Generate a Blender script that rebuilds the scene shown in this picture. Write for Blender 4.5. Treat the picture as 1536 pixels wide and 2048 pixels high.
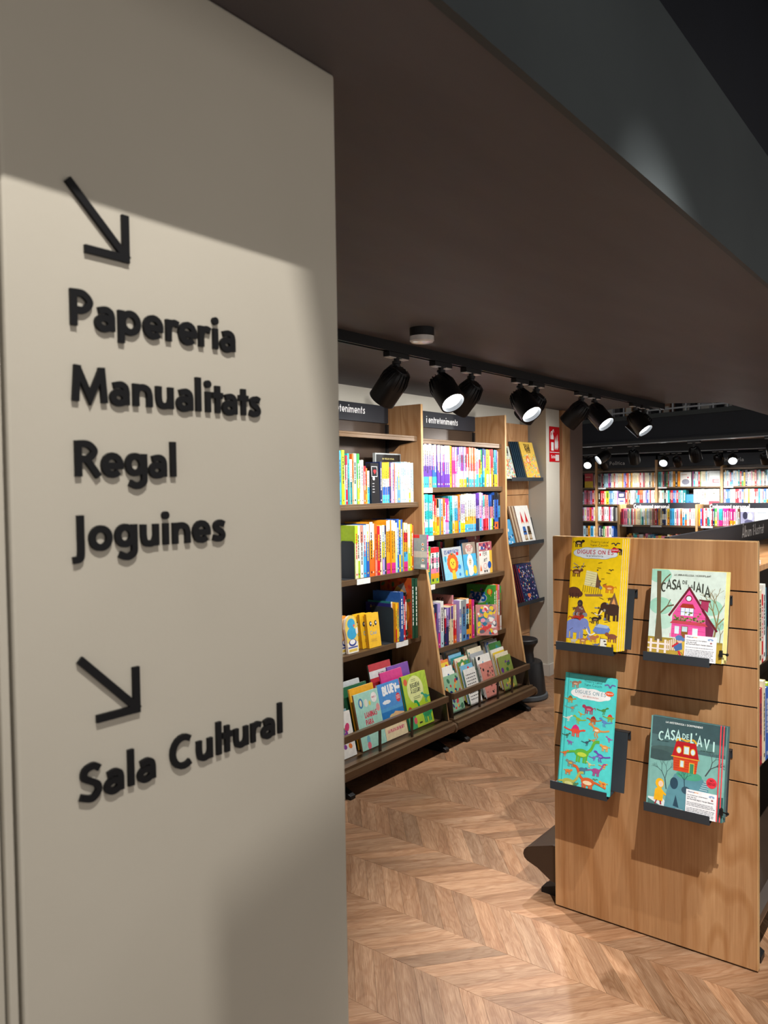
import bpy, math, random, re
from mathutils import Vector, Matrix

for o in list(bpy.data.objects):
    bpy.data.objects.remove(o, do_unlink=True)
SC = bpy.context.scene
COL = SC.collection
RND = random.Random(11)
PI = math.pi

# ------------------------------------------------------------------ camera
cam_d = bpy.data.cameras.new('camera')
cam = bpy.data.objects.new('camera', cam_d)
COL.objects.link(cam)
cam_d.sensor_fit = 'VERTICAL'
cam_d.sensor_height = 36.0
cam_d.lens = 1580.0 / 2048.0 * 36.0
cam_d.clip_start = 0.02
cam_d.clip_end = 100
cam.matrix_world = Matrix((
    (0.60989736, 0.03245850, -0.79181541, 0.0),
    (-0.79234606, 0.00657840, -0.61003643, 0.0),
    (-0.01459199, 0.99945143, 0.02973052, 1.60),
    (0, 0, 0, 1)))
cam_d.dof.use_dof = True
cam_d.dof.focus_distance = 3.3
cam_d.dof.aperture_fstop = 7.5
SC.camera = cam

# ------------------------------------------------------------------ world, exposure
SC.view_settings.view_transform = 'Standard'
SC.view_settings.look = 'None'
SC.view_settings.exposure = 0.0
SC.view_settings.gamma = 1.0
SC.view_settings.use_curve_mapping = False
world = bpy.data.worlds.new('room_ambient')
SC.world = world
world.use_nodes = True
wbg = world.node_tree.nodes['Background']
wbg.inputs[0].default_value = (1.0, 0.95, 0.90, 1)
wbg.inputs[1].default_value = 0.85

# energies of the lamps (the lamps themselves are built further down)
E_SHELF = 50.0     # track heads turned to the bookcases
E_AISLE = 150.0     # track heads turned to the aisle
E_PILLAR = 125.0    # heads on the upper track, beyond the fascia
E_PANEL = 420.0
E_FLOOR = 170.0
E_FAR = 180.0
LAMP = (1.0, 0.965, 0.92)

# ------------------------------------------------------------------ colours
def lin(c):
    return c / 12.92 if c <= 0.04045 else ((c + 0.055) / 1.055) ** 2.4
def hx(h):
    return tuple(lin(int(h[i:i + 2], 16) / 255) for i in (0, 2, 4)) + (1.0,)
PAL = dict(white='EFEFEA', cream='EBDDB8', yellow='F3CB1F', amber='EFA01A', orange='EC6A22', red='D01F28',
           crimson='A81030', pink='EE86A8', magenta='CF2A88', purple='5C3398', lavender='AD9AD6', navy='1C2954',
           blue='2A5DB8', sky='3FA9E0', pale_blue='B4D9EA', teal='128087', turquoise='34BEC0', mint='A9DDC8',
           green='35983F', lime='A9CA2A', dark_green='1A4732', brown='6E4429', tan='C2986C', grey='92989B',
           charcoal='34373C', black='141416', steel_blue='5A8FBE', salmon='E88A78', rose='C97F86')
def pc(n):
    return hx(PAL[n]) if n in PAL else hx(n)

# ------------------------------------------------------------------ materials
def nmat(name, rough=0.5, metal=0.0, col=None, spec=0.5):
    m = bpy.data.materials.new(name)
    m.use_nodes = True
    b = m.node_tree.nodes['Principled BSDF']
    b.inputs['Roughness'].default_value = rough
    b.inputs['Metallic'].default_value = metal
    b.inputs['Specular IOR Level'].default_value = spec
    if col:
        b.inputs['Base Color'].default_value = hx(col)
    return m, m.node_tree.nodes, m.node_tree.links, b
def ramp(N, stops):
    r = N.new('ShaderNodeValToRGB')
    e = r.color_ramp.elements
    while len(e) < len(stops):
        e.new(0.5)
    for i, (p, c) in enumerate(stops):
        e[i].position = p
        e[i].color = hx(c)
    return r
def noise(N, L, vec, scale, detail=4, rough=0.55, dist=0.0):
    n = N.new('ShaderNodeTexNoise')
    n.inputs['Scale'].default_value = scale
    n.inputs['Detail'].default_value = detail
    n.inputs['Roughness'].default_value = rough
    n.inputs['Distortion'].default_value = dist
    if vec is not None:
        L.new(vec, n.inputs['Vector'])
    return n
def mapping(N, L, src, scale, loc=(0, 0, 0)):
    mp = N.new('ShaderNodeMapping')
    mp.inputs['Scale'].default_value = scale
    mp.inputs['Location'].default_value = loc
    L.new(src, mp.inputs['Vector'])
    return mp.outputs[0]
def bump(N, L, b, h, strength, dist=0.002):
    bp = N.new('ShaderNodeBump')
    bp.inputs['Strength'].default_value = strength
    bp.inputs['Distance'].default_value = dist
    L.new(h, bp.inputs['Height'])
    L.new(bp.outputs[0], b.inputs['Normal'])
def mixc(N, L, fac, a, b, mode='MIX'):
    m = N.new('ShaderNodeMix')
    m.data_type = 'RGBA'
    m.blend_type = mode
    for sock, v in ((0, fac), (6, a), (7, b)):
        if isinstance(v, (int, float)):
            m.inputs[sock].default_value = v
        elif isinstance(v, tuple):
            m.inputs[sock].default_value = v
        else:
            L.new(v, m.inputs[sock])
    return m.outputs[2]

def paint(name, c1, c2, scale=3.0, rough=0.7, bscale=60, bstr=0.15, stretch=(1, 1, 1)):
    m, N, L, b = nmat(name, rough, spec=0.3)
    tc = N.new('ShaderNodeTexCoord')
    n = noise(N, L, mapping(N, L, tc.outputs['Object'], stretch), scale, 5)
    r = ramp(N, [(0.3, c1), (0.7, c2)])
    L.new(n.outputs[0], r.inputs[0])
    L.new(r.outputs[0], b.inputs['Base Color'])
    n2 = noise(N, L, tc.outputs['Object'], bscale, 3)
    bump(N, L, b, n2.outputs[0], bstr)
    return m

def wood(name, dark, mid, light, axis='Z', rough=0.42, s=1.0):
    m, N, L, b = nmat(name, rough, spec=0.4)
    tc = N.new('ShaderNodeTexCoord')
    lo = 0.07
    sc = {'Z': (1, 1, lo), 'X': (lo, 1, 1), 'Y': (1, lo, 1)}[axis]
    v = mapping(N, L, tc.outputs['Object'], tuple(k * s for k in sc), (3.1, 1.7, 0.4))
    n1 = noise(N, L, v, 7, 5, 0.6, 0.5)
    r1 = ramp(N, [(0.28, dark), (0.5, mid), (0.72, light)])
    L.new(n1.outputs[0], r1.inputs[0])
    # flame figure
    sc2 = {'Z': (1, 1, .22), 'X': (.22, 1, 1), 'Y': (1, .22, 1)}[axis]
    v2 = mapping(N, L, tc.outputs['Object'], tuple(k * s for k in sc2), (0.7, 0.2, 0.9))
    n2 = noise(N, L, v2, 3.2, 2, 0.5, 0.6)
    ma = N.new('ShaderNodeMath'); ma.operation = 'MULTIPLY'; ma.inputs[1].default_value = 70
    L.new(n2.outputs[0], ma.inputs[0])
    sn = N.new('ShaderNodeMath'); sn.operation = 'SINE'
    L.new(ma.outputs[0], sn.inputs[0])
    r2 = ramp(N, [(0.0, 'FFFFFF'), (1.0, 'E8DCCC')])
    L.new(sn.outputs[0], r2.inputs[0])
    c = mixc(N, L, 0.8, r1.outputs[0], r2.outputs[0], 'MULTIPLY')
    # pores
    sc3 = {'Z': (1, 1, .03), 'X': (.03, 1, 1), 'Y': (1, .03, 1)}[axis]
    v3 = mapping(N, L, tc.outputs['Object'], tuple(k * s for k in sc3))
    n3 = noise(N, L, v3, 110, 4, 0.7)
    r3 = ramp(N, [(0.35, 'CDB79E'), (0.6, 'FFFFFF')])
    L.new(n3.outputs[0], r3.inputs[0])
    c = mixc(N, L, 0.4, c, r3.outputs[0], 'MULTIPLY')
    # knots
    sc4 = {'Z': (1, 1, .45), 'X': (.45, 1, 1), 'Y': (1, .45, 1)}[axis]
    v4 = mapping(N, L, tc.outputs['Object'], tuple(k * s for k in sc4))
    vo = N.new('ShaderNodeTexVoronoi'); vo.inputs['Scale'].default_value = 3.6
    L.new(v4, vo.inputs['Vector'])
    r4 = ramp(N, [(0.015, '7A5230'), (0.06, 'FFFFFF')])
    L.new(vo.outputs['Distance'], r4.inputs[0])
    c = mixc(N, L, 0.55, c, r4.outputs[0], 'MULTIPLY')
    L.new(c, b.inputs['Base Color'])
    bump(N, L, b, n3.outputs[0], 0.08, 0.001)
    return m

def plank_mat():
    m, N, L, b = nmat('floor_oak', 0.42, spec=0.35)
    uv = N.new('ShaderNodeUVMap'); uv.uv_map = 'grain'
    at = N.new('ShaderNodeAttribute'); at.attribute_name = 'Col'
    v = mapping(N, L, uv.outputs[0], (2.2, 26, 1))
    n1 = noise(N, L, v, 1.0, 5, 0.6, 0.35)
    r1 = ramp(N, [(0.22, '8F6C50'), (0.42, 'A98364'), (0.6, 'BB9676'), (0.8, 'CBA888')])
    L.new(n1.outputs[0], r1.inputs[0])
    c = mixc(N, L, 1.0, r1.outputs[0], at.outputs[0], 'MULTIPLY')
    v2 = mapping(N, L, uv.outputs[0], (3.2, 13, 1))
    n2 = noise(N, L, v2, 1.0, 2, 0.5, 0.4)
    ma = N.new('ShaderNodeMath'); ma.operation = 'MULTIPLY'; ma.inputs[1].default_value = 55
    L.new(n2.outputs[0], ma.inputs[0])
    sn = N.new('ShaderNodeMath'); sn.operation = 'SINE'
    L.new(ma.outputs[0], sn.inputs[0])
    r2 = ramp(N, [(0, 'FFFFFF'), (1, 'E0CFC0')])
    L.new(sn.outputs[0], r2.inputs[0])
    c = mixc(N, L, 0.5, c, r2.outputs[0], 'MULTIPLY')
    v3 = mapping(N, L, uv.outputs[0], (14, 420, 1))
    n3 = noise(N, L, v3, 1.0, 3, 0.6)
    r3 = ramp(N, [(0.36, 'B59C86'), (0.62, 'FFFFFF')])
    L.new(n3.outputs[0], r3.inputs[0])
    c = mixc(N, L, 0.6, c, r3.outputs[0], 'MULTIPLY')
    vo = N.new('ShaderNodeTexVoronoi'); vo.inputs['Scale'].default_value = 1.0
    L.new(mapping(N, L, uv.outputs[0], (1.6, 6, 1)), vo.inputs['Vector'])
    r4 = ramp(N, [(0.02, '5A3C28'), (0.09, 'FFFFFF')])
    L.new(vo.outputs['Distance'], r4.inputs[0])
    c = mixc(N, L, 0.6, c, r4.outputs[0], 'MULTIPLY')
    L.new(c, b.inputs['Base Color'])
    rr = N.new('ShaderNodeMapRange')
    rr.inputs[3].default_value = 0.36; rr.inputs[4].default_value = 0.55
    L.new(n3.outputs[0], rr.inputs[0]); L.new(rr.outputs[0], b.inputs['Roughness'])
    bump(N, L, b, n3.outputs[0], 0.1, 0.0008)
    return m

def print_mat(name, rough):
    m, N, L, b = nmat(name, rough, spec=0.45)
    at = N.new('ShaderNodeAttribute'); at.attribute_name = 'Col'
    tc = N.new('ShaderNodeTexCoord')
    n = noise(N, L, tc.outputs['Object'], 40, 3)
    r = ramp(N, [(0.3, 'EDEDED'), (0.7, 'FFFFFF')])
    L.new(n.outputs[0], r.inputs[0])
    L.new(mixc(N, L, 1.0, at.outputs[0], r.outputs[0], 'MULTIPLY'), b.inputs['Base Color'])
    return m

def metal(name, c1, c2, rough, metal_v, spec=0.5, bscale=400, bstr=0.06):
    m, N, L, b = nmat(name, rough, metal_v, spec=spec)
    tc = N.new('ShaderNodeTexCoord')
    n = noise(N, L, tc.outputs['Object'], 6, 4)
    r = ramp(N, [(0.3, c1), (0.7, c2)])
    L.new(n.outputs[0], r.inputs[0]); L.new(r.outputs[0], b.inputs['Base Color'])
    n2 = noise(N, L, tc.outputs['Object'], bscale, 2)
    bump(N, L, b, n2.outputs[0], bstr, 0.0005)
    return m
def emit(name, col, st):
    m, N, L, b = nmat(name, 0.3, col=col)
    b.inputs['Emission Color'].default_value = hx(col)
    tc = N.new('ShaderNodeTexCoord')
    n = noise(N, L, tc.outputs['Object'], 30, 2)
    mr = N.new('ShaderNodeMapRange'); mr.inputs[3].default_value = st * 0.8; mr.inputs[4].default_value = st * 1.2
    L.new(n.outputs[0], mr.inputs[0]); L.new(mr.outputs[0], b.inputs['Emission Strength'])
    return m

M = {}
M['wall'] = paint('wall_paint_beige', 'BAB3A4', 'C0B9AA', 2.5, 0.75, 90, 0.10)
M['wall2'] = paint('wall_paint_offwhite', 'C2BDB0', 'CBC6BA', 2.0, 0.8, 90, 0.08)
M['ceil'] = paint('ceiling_paint_umber', '575254', '625E60', 1.6, 0.62, 50, 0.12, (0.6, 2.5, 1))
M['fascia'] = paint('fascia_paint_slate', '3A3F41', '454B4C', 1.5, 0.6, 70, 0.06)
M['black'] = paint('black_ceiling_paint', '10121A', '171A24', 2.0, 0.6, 50, 0.05)
M['beam'] = paint('beam_paint_navy', '12151F', '191D29', 2.0, 0.5, 50, 0.05)
M['portal'] = paint('portal_lacquer_brown', '6A5850', '75635A', 2.0, 0.45, 60, 0.05)
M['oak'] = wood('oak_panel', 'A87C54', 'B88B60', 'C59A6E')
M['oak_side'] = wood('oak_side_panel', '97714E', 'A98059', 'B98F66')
M['edge'] = wood('oak_edge_band', 'C99F6C', 'D8B07C', 'E2BE8C')
M['plank'] = plank_mat()
M['print'] = print_mat('printed_card', 0.38)
M['gloss'] = print_mat('glossy_print', 0.22)
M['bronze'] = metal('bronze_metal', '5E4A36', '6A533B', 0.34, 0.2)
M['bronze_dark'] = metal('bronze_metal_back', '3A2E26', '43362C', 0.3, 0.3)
M['slate'] = metal('slate_powder_coat', '2E3338', '373C42', 0.5, 0.2, 0.4, 600, 0.15)
M['blackm'] = metal('black_metal', '0C0C0E', '131316', 0.42, 0.2)
M['lampgrey'] = metal('lamp_dark_grey', '17171A', '1E1E22', 0.4, 0.3)  # plain dark grey of fins, rings and track lips
M['strip'] = metal('adapter_cover_plastic', 'C4C0BC', 'D0CCC8', 0.5, 0.0)
M['sign'] = paint('sign_board_charcoal', '24262C', '2B2D34', 3.0, 0.4, 80, 0.03)
M['signw'] = paint('sign_lettering_white', 'DADADA', 'E6E6E6', 3.0, 0.5, 80, 0.02)
M['letter'] = paint('letter_acrylic_black', '050507', '0A0A0D', 5.0, 0.6, 80, 0.03)
M['rubber'] = metal('grey_rubber', '4C5054', '5A5E62', 0.7, 0.0)
M['plastic'] = metal('black_plastic', '121214', '1B1B1E', 0.45, 0.0)
M['base'] = paint('baseboard_paint', 'C9C5BC', 'D4D0C8', 4.0, 0.5, 60, 0.05)
M['lens'] = emit('lamp_lens', 'F4FBFF', 14.0)
M['lens_far'] = emit('far_lamp_lens', 'F4FBFF', 22.0)
M['underfloor'] = paint('plank_joint_brown', '4A3325', '5A4030', 8.0, 0.8, 60, 0.05)
M['farfloor'] = wood('floor_oak_far', '7A573C', '946E4C', 'A98258', 'Y')
M['rail'] = metal('pale_rail_metal', '8C8F94', '9CA0A5', 0.4, 0.3)
M['dome'], _n, _l, _b = nmat('detector_dome', 0.15, 0.0, 'C9C4C0', 0.6)
_b.inputs['Transmission Weight'].default_value = 0.12
_tc = _n.new('ShaderNodeTexCoord'); _nn = noise(_n, _l, _tc.outputs['Object'], 25, 2)
_rr = ramp(_n, [(0.35, 'DCD8D4'), (0.65, 'F0EEEC')]); _l.new(_nn.outputs[0], _rr.inputs[0]); _l.new(_rr.outputs[0], _b.inputs['Base Color'])

# ------------------------------------------------------------------ mesh builder
class MB:
    def __init__(s):
        s.v = []; s.f = []; s.c = []
    def face(s, pts, col=(1, 1, 1, 1)):
        n = len(s.v)
        s.v += [tuple(p) for p in pts]
        s.f.append(tuple(range(n, n + len(pts)))); s.c.append(col)
    def box(s, x0, x1, y0, y1, z0, z1, col=(1, 1, 1, 1), T=None):
        n = len(s.v)
        vs = [(x0, y0, z0), (x1, y0, z0), (x1, y1, z0), (x0, y1, z0), (x0, y0, z1), (x1, y0, z1), (x1, y1, z1), (x0, y1, z1)]
        if T is not None:
            vs = [tuple(T @ Vector(p)) for p in vs]
        s.v += vs
        for f in ((0, 3, 2, 1), (4, 5, 6, 7), (0, 1, 5, 4), (1, 2, 6, 5), (2, 3, 7, 6), (3, 0, 4, 7)):
            s.f.append(tuple(n + i for i in f)); s.c.append(col)
    def prism(s, a, b, col=(1, 1, 1, 1)):
        """a, b: matching loops of 3d points (a is the capped far end, b the near end)"""
        n = len(s.v); k = len(a)
        s.v += [tuple(p) for p in a] + [tuple(p) for p in b]
        s.f.append(tuple(range(n + k - 1, n - 1, -1))); s.c.append(col)
        s.f.append(tuple(range(n + k, n + 2 * k))); s.c.append(col)
        for i in range(k):
            j = (i + 1) % k
            s.f.append((n + i, n + j, n + k + j, n + k + i)); s.c.append(col)
    def lathe(s, prof, seg=28, col=(1, 1, 1, 1), T=None, caps=True):
        """prof: (radius, z) from bottom to top"""
        n = len(s.v)
        for r, z in prof:
            for i in range(seg):
                a = 2 * PI * i / seg
                p = Vector((r * math.cos(a), r * math.sin(a), z))
                s.v.append(tuple(T @ p) if T is not None else tuple(p))
        for k in range(len(prof) - 1):
            for i in range(seg):
                j = (i + 1) % seg
                s.f.append((n + k * seg + i, n + k * seg + j, n + (k + 1) * seg + j, n + (k + 1) * seg + i)); s.c.append(col)
        if caps:
            s.f.append(tuple(n + i for i in range(seg - 1, -1, -1))); s.c.append(col)
            e = n + (len(prof) - 1) * seg
            s.f.append(tuple(e + i for i in range(seg))); s.c.append(col)
    def tube(s, p, q, r, seg=10, col=(1, 1, 1, 1)):
        p = Vector(p); q = Vector(q); d = q - p
        T = Matrix.Translation(p) @ d.to_track_quat('Z', 'Y').to_matrix().to_4x4()
        s.lathe([(r, 0), (r, d.length)], seg, col, T)
    def build(s, name, mat, parent=None, bevel=0.0, smooth=False, loc=None, rot=None, segs=2):
        me = bpy.data.meshes.new(name)
        me.from_pydata(s.v, [], s.f)
        ca = me.color_attributes.new('Col', 'FLOAT_COLOR', 'CORNER')
        buf = []
        for f, c in zip(s.f, s.c):
            buf += list(c) * len(f)
        ca.data.foreach_set('color', buf)
        me.materials.append(M[mat] if isinstance(mat, str) else mat)
        me.update()
        o = bpy.data.objects.new(name, me)
        COL.objects.link(o)
        if parent:
            o.parent = parent
        if loc is not None:
            o.location = loc
        if rot is not None:
            o.rotation_euler = rot
        if smooth:
            me.polygons.foreach_set('use_smooth', [True] * len(me.polygons))
            try:
                me.set_sharp_from_angle(angle=math.radians(35))
            except Exception:
                pass
        if bevel:
            b = o.modifiers.new('bevel', 'BEVEL'); b.width = bevel; b.segments = segs; b.limit_method = 'ANGLE'
        return o

def tag(o, label=None, cat=None, group=None, kind=None):
    if label: o['label'] = label
    if cat: o['category'] = cat
    if group: o['group'] = group
    if kind: o['kind'] = kind
    return o
def thing(name, label, cat, loc=(0, 0, 0), rot=(0, 0, 0), group=None):
    o = bpy.data.objects.new(name, None)
    o.empty_display_size = 0.05
    COL.objects.link(o)
    o.location = loc; o.rotation_euler = rot
    return tag(o, label, cat, group)
def struct(name, mb, mat, **k):
    return tag(mb.build(name, mat, **k), kind='structure')
def bx(*a, **k):
    m = MB(); m.box(*a, **k); return m

# ------------------------------------------------------------------ stroke lettering
def E_(cx, cy, rx, ry, a0, a1, n=14):
    return [(cx + rx * math.cos(math.radians(a0 + (a1 - a0) * i / n)), cy + ry * math.sin(math.radians(a0 + (a1 - a0) * i / n))) for i in range(n + 1)]
def SM(pts, n=5):
    out = []
    P = [pts[0]] + list(pts) + [pts[-1]]
    for i in range(1, len(P) - 2):
        a, b, c, d = P[i - 1], P[i], P[i + 1], P[i + 2]
        for k in range(n):
            t = k / n
            out.append(tuple(0.5 * (2 * b[j] + (c[j] - a[j]) * t + (2 * a[j] - 5 * b[j] + 4 * c[j] - d[j]) * t * t + (3 * b[j] - a[j] - 3 * c[j] + d[j]) * t ** 3) for j in (0, 1)))
    out.append(tuple(pts[-1]))
    return out
def CI(cx, cy, rx, ry):
    return E_(cx, cy, rx, ry, 0, 360, 24)
DOT = lambda x, y: [(x - .1, y), (x + .1, y)]
GL = {
 ' ': (.30, []),
 'a': (.63, [[(.53, 0), (.53, .40)], SM([(.53, .36), (.49, .51), (.34, .58), (.12, .53)]), CI(.29, .195, .205, .155)]),
 'b': (.76, [[(.1, 0), (.1, 1.08)], CI(.39, .33, .26, .27)]),
 'c': (.60, [E_(.38, .33, .27, .27, 50, 310)]),
 'd': (.76, [[(.66, 0), (.66, 1.08)], CI(.36, .33, .26, .27)]),
 'e': (.72, [E_(.36, .33, .26, .27, 0, 318), [(.1, .31), (.71, .31)]]),
 'f': (.45, [SM([(.44, .96), (.30, .97), (.2, .82), (.2, .6), (.2, 0)]), [(.0, .57), (.42, .57)]]),
 'g': (.75, [CI(.34, .36, .24, .25), [(.65, .68), (.65, 0)], SM([(.65, .05), (.62, -.16), (.40, -.27), (.15, -.17)])]),
 'h': (.67, [[(.1, 0), (.1, 1.08)], SM([(.1, .36), (.17, .52), (.34, .57), (.51, .50), (.57, .33)]), [(.57, .36), (.57, 0)]]),
 'i': (.21, [[(.105, 0), (.105, .66)], DOT(.105, .90)]),
 'j': (.25, [SM([(.12, .66), (.12, 0), (.08, -.2), (-.05, -.24)]), DOT(.12, .9)]),
 'k': (.62, [[(.1, 0), (.1, 1.08)], [(.55, .66), (.14, .3)], [(.25, .36), (.6, 0)]]),
 'l': (.22, [[(.11, 0), (.11, 1.08)]]),
 'm': (1.05, [[(.1, 0), (.1, .66)], SM([(.1, .36), (.16, .52), (.31, .57), (.46, .50), (.52, .33)]), [(.52, .36), (.52, 0)], SM([(.52, .36), (.58, .52), (.73, .57), (.88, .50), (.94, .33)]), [(.94, .36), (.94, 0)]]),
 'n': (.67, [[(.1, 0), (.1, .66)], SM([(.1, .36), (.17, .52), (.34, .57), (.51, .50), (.57, .33)]), [(.57, .36), (.57, 0)]]),
 'o': (.74, [CI(.37, .33, .27, .27)]),
 'p': (.76, [[(.1, -.28), (.1, .66)], CI(.40, .33, .26, .27)]),
 'r': (.47, [[(.1, 0), (.1, .66)], SM([(.1, .36), (.17, .52), (.30, .585), (.46, .54)])]),
 's': (.56, [SM([(.50, .53), (.34, .59), (.17, .52), (.19, .40), (.38, .29), (.44, .15), (.28, .06), (.05, .12)])]),
 't': (.42, [[(.21, 0), (.21, .88)], [(0, .57), (.42, .57)]]),
 'u': (.64, [SM([(.1, .66), (.1, .30), (.16, .12), (.32, .07), (.48, .14), (.54, .32)]), [(.54, .66), (.54, 0)]]),
 'v': (.60, [[(.02, .66), (.3, .05), (.58, .66)]]),
 'x': (.62, [[(.04, .66), (.58, 0)], [(.58, .66), (.04, 0)]]),
 'y': (.62, [[(.02, .66), (.3, .08)], [(.6, .66), (.2, -.28)]]),
 'A': (.84, [[(.06, 0), (.42, .98), (.78, 0)], [(.2, .3), (.64, .3)]]),
 'B': (.70, [[(.1, 0), (.1, 1)], SM([(.1, .91), (.42, .9), (.54, .73), (.42, .55), (.1, .53)]), SM([(.1, .53), (.46, .52), (.6, .3), (.46, .1), (.1, .09)])]),
 'C': (.92, [E_(.52, .5, .41, .45, 52, 308)]),
 'D': (.82, [[(.1, 0), (.1, 1)], SM([(.1, .91), (.42, .9), (.70, .5), (.42, .1), (.1, .09)], 7)]),
 'E': (.58, [[(.1, 0), (.1, 1)], [(.1, .91), (.56, .91)], [(.1, .5), (.52, .5)], [(.1, .09), (.56, .09)]]),
 'F': (.56, [[(.1, 0), (.1, 1)], [(.1, .91), (.54, .91)], [(.1, .5), (.5, .5)]]),
 'G': (.92, [E_(.48, .5, .4, .43, 45, 350), [(.5, .45), (.9, .45)]]),
 'H': (.76, [[(.1, 0), (.1, 1)], [(.66, 0), (.66, 1)], [(.1, .5), (.66, .5)]]),
 'I': (.22, [[(.11, 0), (.11, 1)]]),
 'J': (.36, [SM([(.26, 1), (.26, .5), (.26, 0), (.22, -.2), (.02, -.24)], 6)]),
 'K': (.72, [[(.1, 0), (.1, 1)], [(.64, 1), (.12, .48)], [(.3, .6), (.7, 0)]]),
 'L': (.54, [[(.1, 0), (.1, 1)], [(.1, .09), (.52, .09)]]),
 'M': (1.14, [[(.12, 0), (.20, 1)], [(.18, .96), (.57, .12), (.96, .96)], [(.94, 1), (1.02, 0)]]),
 'N': (.80, [[(.1, 0), (.1, 1)], [(.1, .95), (.7, .05)], [(.7, 0), (.7, 1)]]),
 'O': (1.0, [CI(.5, .5, .41, .42)]),
 'P': (.70, [[(.1, 0), (.1, 1)], SM([(.1, .91), (.40, .9), (.59, .69), (.40, .46), (.1, .45)], 7)]),
 'Q': (1.0, [CI(.5, .5, .41, .42), [(.6, .3), (.95, -.05)]]),
 'R': (.80, [[(.1, 0), (.1, 1)], SM([(.1, .91), (.40, .9), (.59, .71), (.40, .51), (.1, .5)], 7), [(.34, .5), (.72, 0)]]),
 'S': (.76, [SM([(.68, .84), (.50, .95), (.25, .88), (.20, .68), (.40, .54), (.60, .40), (.63, .2), (.42, .04), (.08, .16)])]),
 'T': (.66, [[(.33, 0), (.33, 1)], [(.02, .91), (.64, .91)]]),
 'U': (.76, [SM([(.1, 1), (.1, .36), (.2, .12), (.38, .07), (.56, .12), (.66, .36), (.66, 1)])]),
 'V': (.80, [[(.05, 1), (.40, .04), (.75, 1)]]),
 'W': (1.1, [[(.05, 1), (.3, .04), (.55, .9), (.8, .04), (1.05, 1)]]),
 'X': (.76, [[(.06, 1), (.7, 0)], [(.7, 1), (.06, 0)]]),
 'Y': (.76, [[(.04, 1), (.38, .48), (.72, 1)], [(.38, .5), (.38, 0)]]),
 'Z': (.7, [[(.06, .91), (.6, .91), (.08, .09), (.66, .09)]]),
 '1': (.4, [[(.05, .8), (.26, .96), (.26, 0)]]),
 '2': (.64, [SM([(.08, .72), (.18, .92), (.44, .92), (.5, .66), (.3, .36), (.08, .09)]), [(.06, .09), (.6, .09)]]),
 '3': (.64, [SM([(.08, .82), (.3, .94), (.52, .8), (.46, .6), (.26, .54)]), SM([(.26, .54), (.52, .46), (.58, .24), (.36, .06), (.06, .14)])]),
 '5': (.64, [[(.54, .91), (.16, .91), (.12, .55)], SM([(.12, .55), (.36, .6), (.56, .4), (.5, .14), (.26, .06), (.05, .13)])]),
 '6': (.66, [SM([(.46, .95), (.2, .66), (.1, .36)]), CI(.33, .3, .23, .24)]),
 '0': (.7, [CI(.35, .5, .25, .42)]),
 "'": (.2, [[(.12, 1.02), (.06, .74)]]),
 '.': (.2, [DOT(.1, .06)]),
 '·': (.2, [DOT(.1, .40)]),
 '!': (.22, [[(.11, .34), (.11, 1)], DOT(.11, .08)]),
 '?': (.5, [SM([(.06, .8), (.2, .96), (.42, .84), (.36, .6), (.24, .48), (.24, .3)]), DOT(.24, .08)]),
}
for k, (b, dx, hgt) in {'í': ('i', .1, .8), 'ò': ('o', .37, .8), 'é': ('e', .36, .8), 'É': ('E', .33, 1.12), 'à': ('a', .3, .8), 'À': ('A', .42, 1.1), 'Á': ('A', .42, 1.1), 'Í': ('I', .11, 1.1)}.items():
    w_, st_ = GL[b]
    st_ = list(st_[:1] if b == 'i' else st_)
    sgn = -1 if k in 'òàÀ' else 1
    GL[k] = (w_, st_ + [[(dx - sgn * .1, hgt), (dx + sgn * .1, hgt + .16)]])

def ribbon(path, w):
    """offset a polyline by w/2 on each side (mitred)"""
    n = len(path); L_, R_ = [], []
    closed = n > 3 and abs(path[0][0] - path[-1][0]) < 1e-6 and abs(path[0][1] - path[-1][1]) < 1e-6
    for i in range(n):
        if closed:
            a = path[(i - 1) % (n - 1)]; b = path[(i + 1) % (n - 1)] if i < n - 1 else path[1]
            if i == 0: a = path[n - 2]
        else:
            a = path[max(i - 1, 0)]; b = path[min(i + 1, n - 1)]
        p = path[i]
        def nrm(u, v):
            dx, dy = v[0] - u[0], v[1] - u[1]; l = math.hypot(dx, dy) or 1
            return (-dy / l, dx / l)
        n1 = nrm(a, p) if a != p else nrm(p, b)
        n2 = nrm(p, b) if b != p else n1
        mx, my = n1[0] + n2[0], n1[1] + n2[1]
        l = math.hypot(mx, my)
        if l < .2:
            mx, my, sc = n1[0], n1[1], 1
        else:
            mx, my = mx / l, my / l
            sc = min(1 / max(mx * n1[0] + my * n1[1], .25), 2.2)
        L_.append((p[0] + mx * sc * w / 2, p[1] + my * sc * w / 2))
        R_.append((p[0] - mx * sc * w / 2, p[1] - my * sc * w / 2))
    return L_, R_

def text_width(t, gap=.1):
    return sum(GL[c][0] + gap for c in t) - gap

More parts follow.
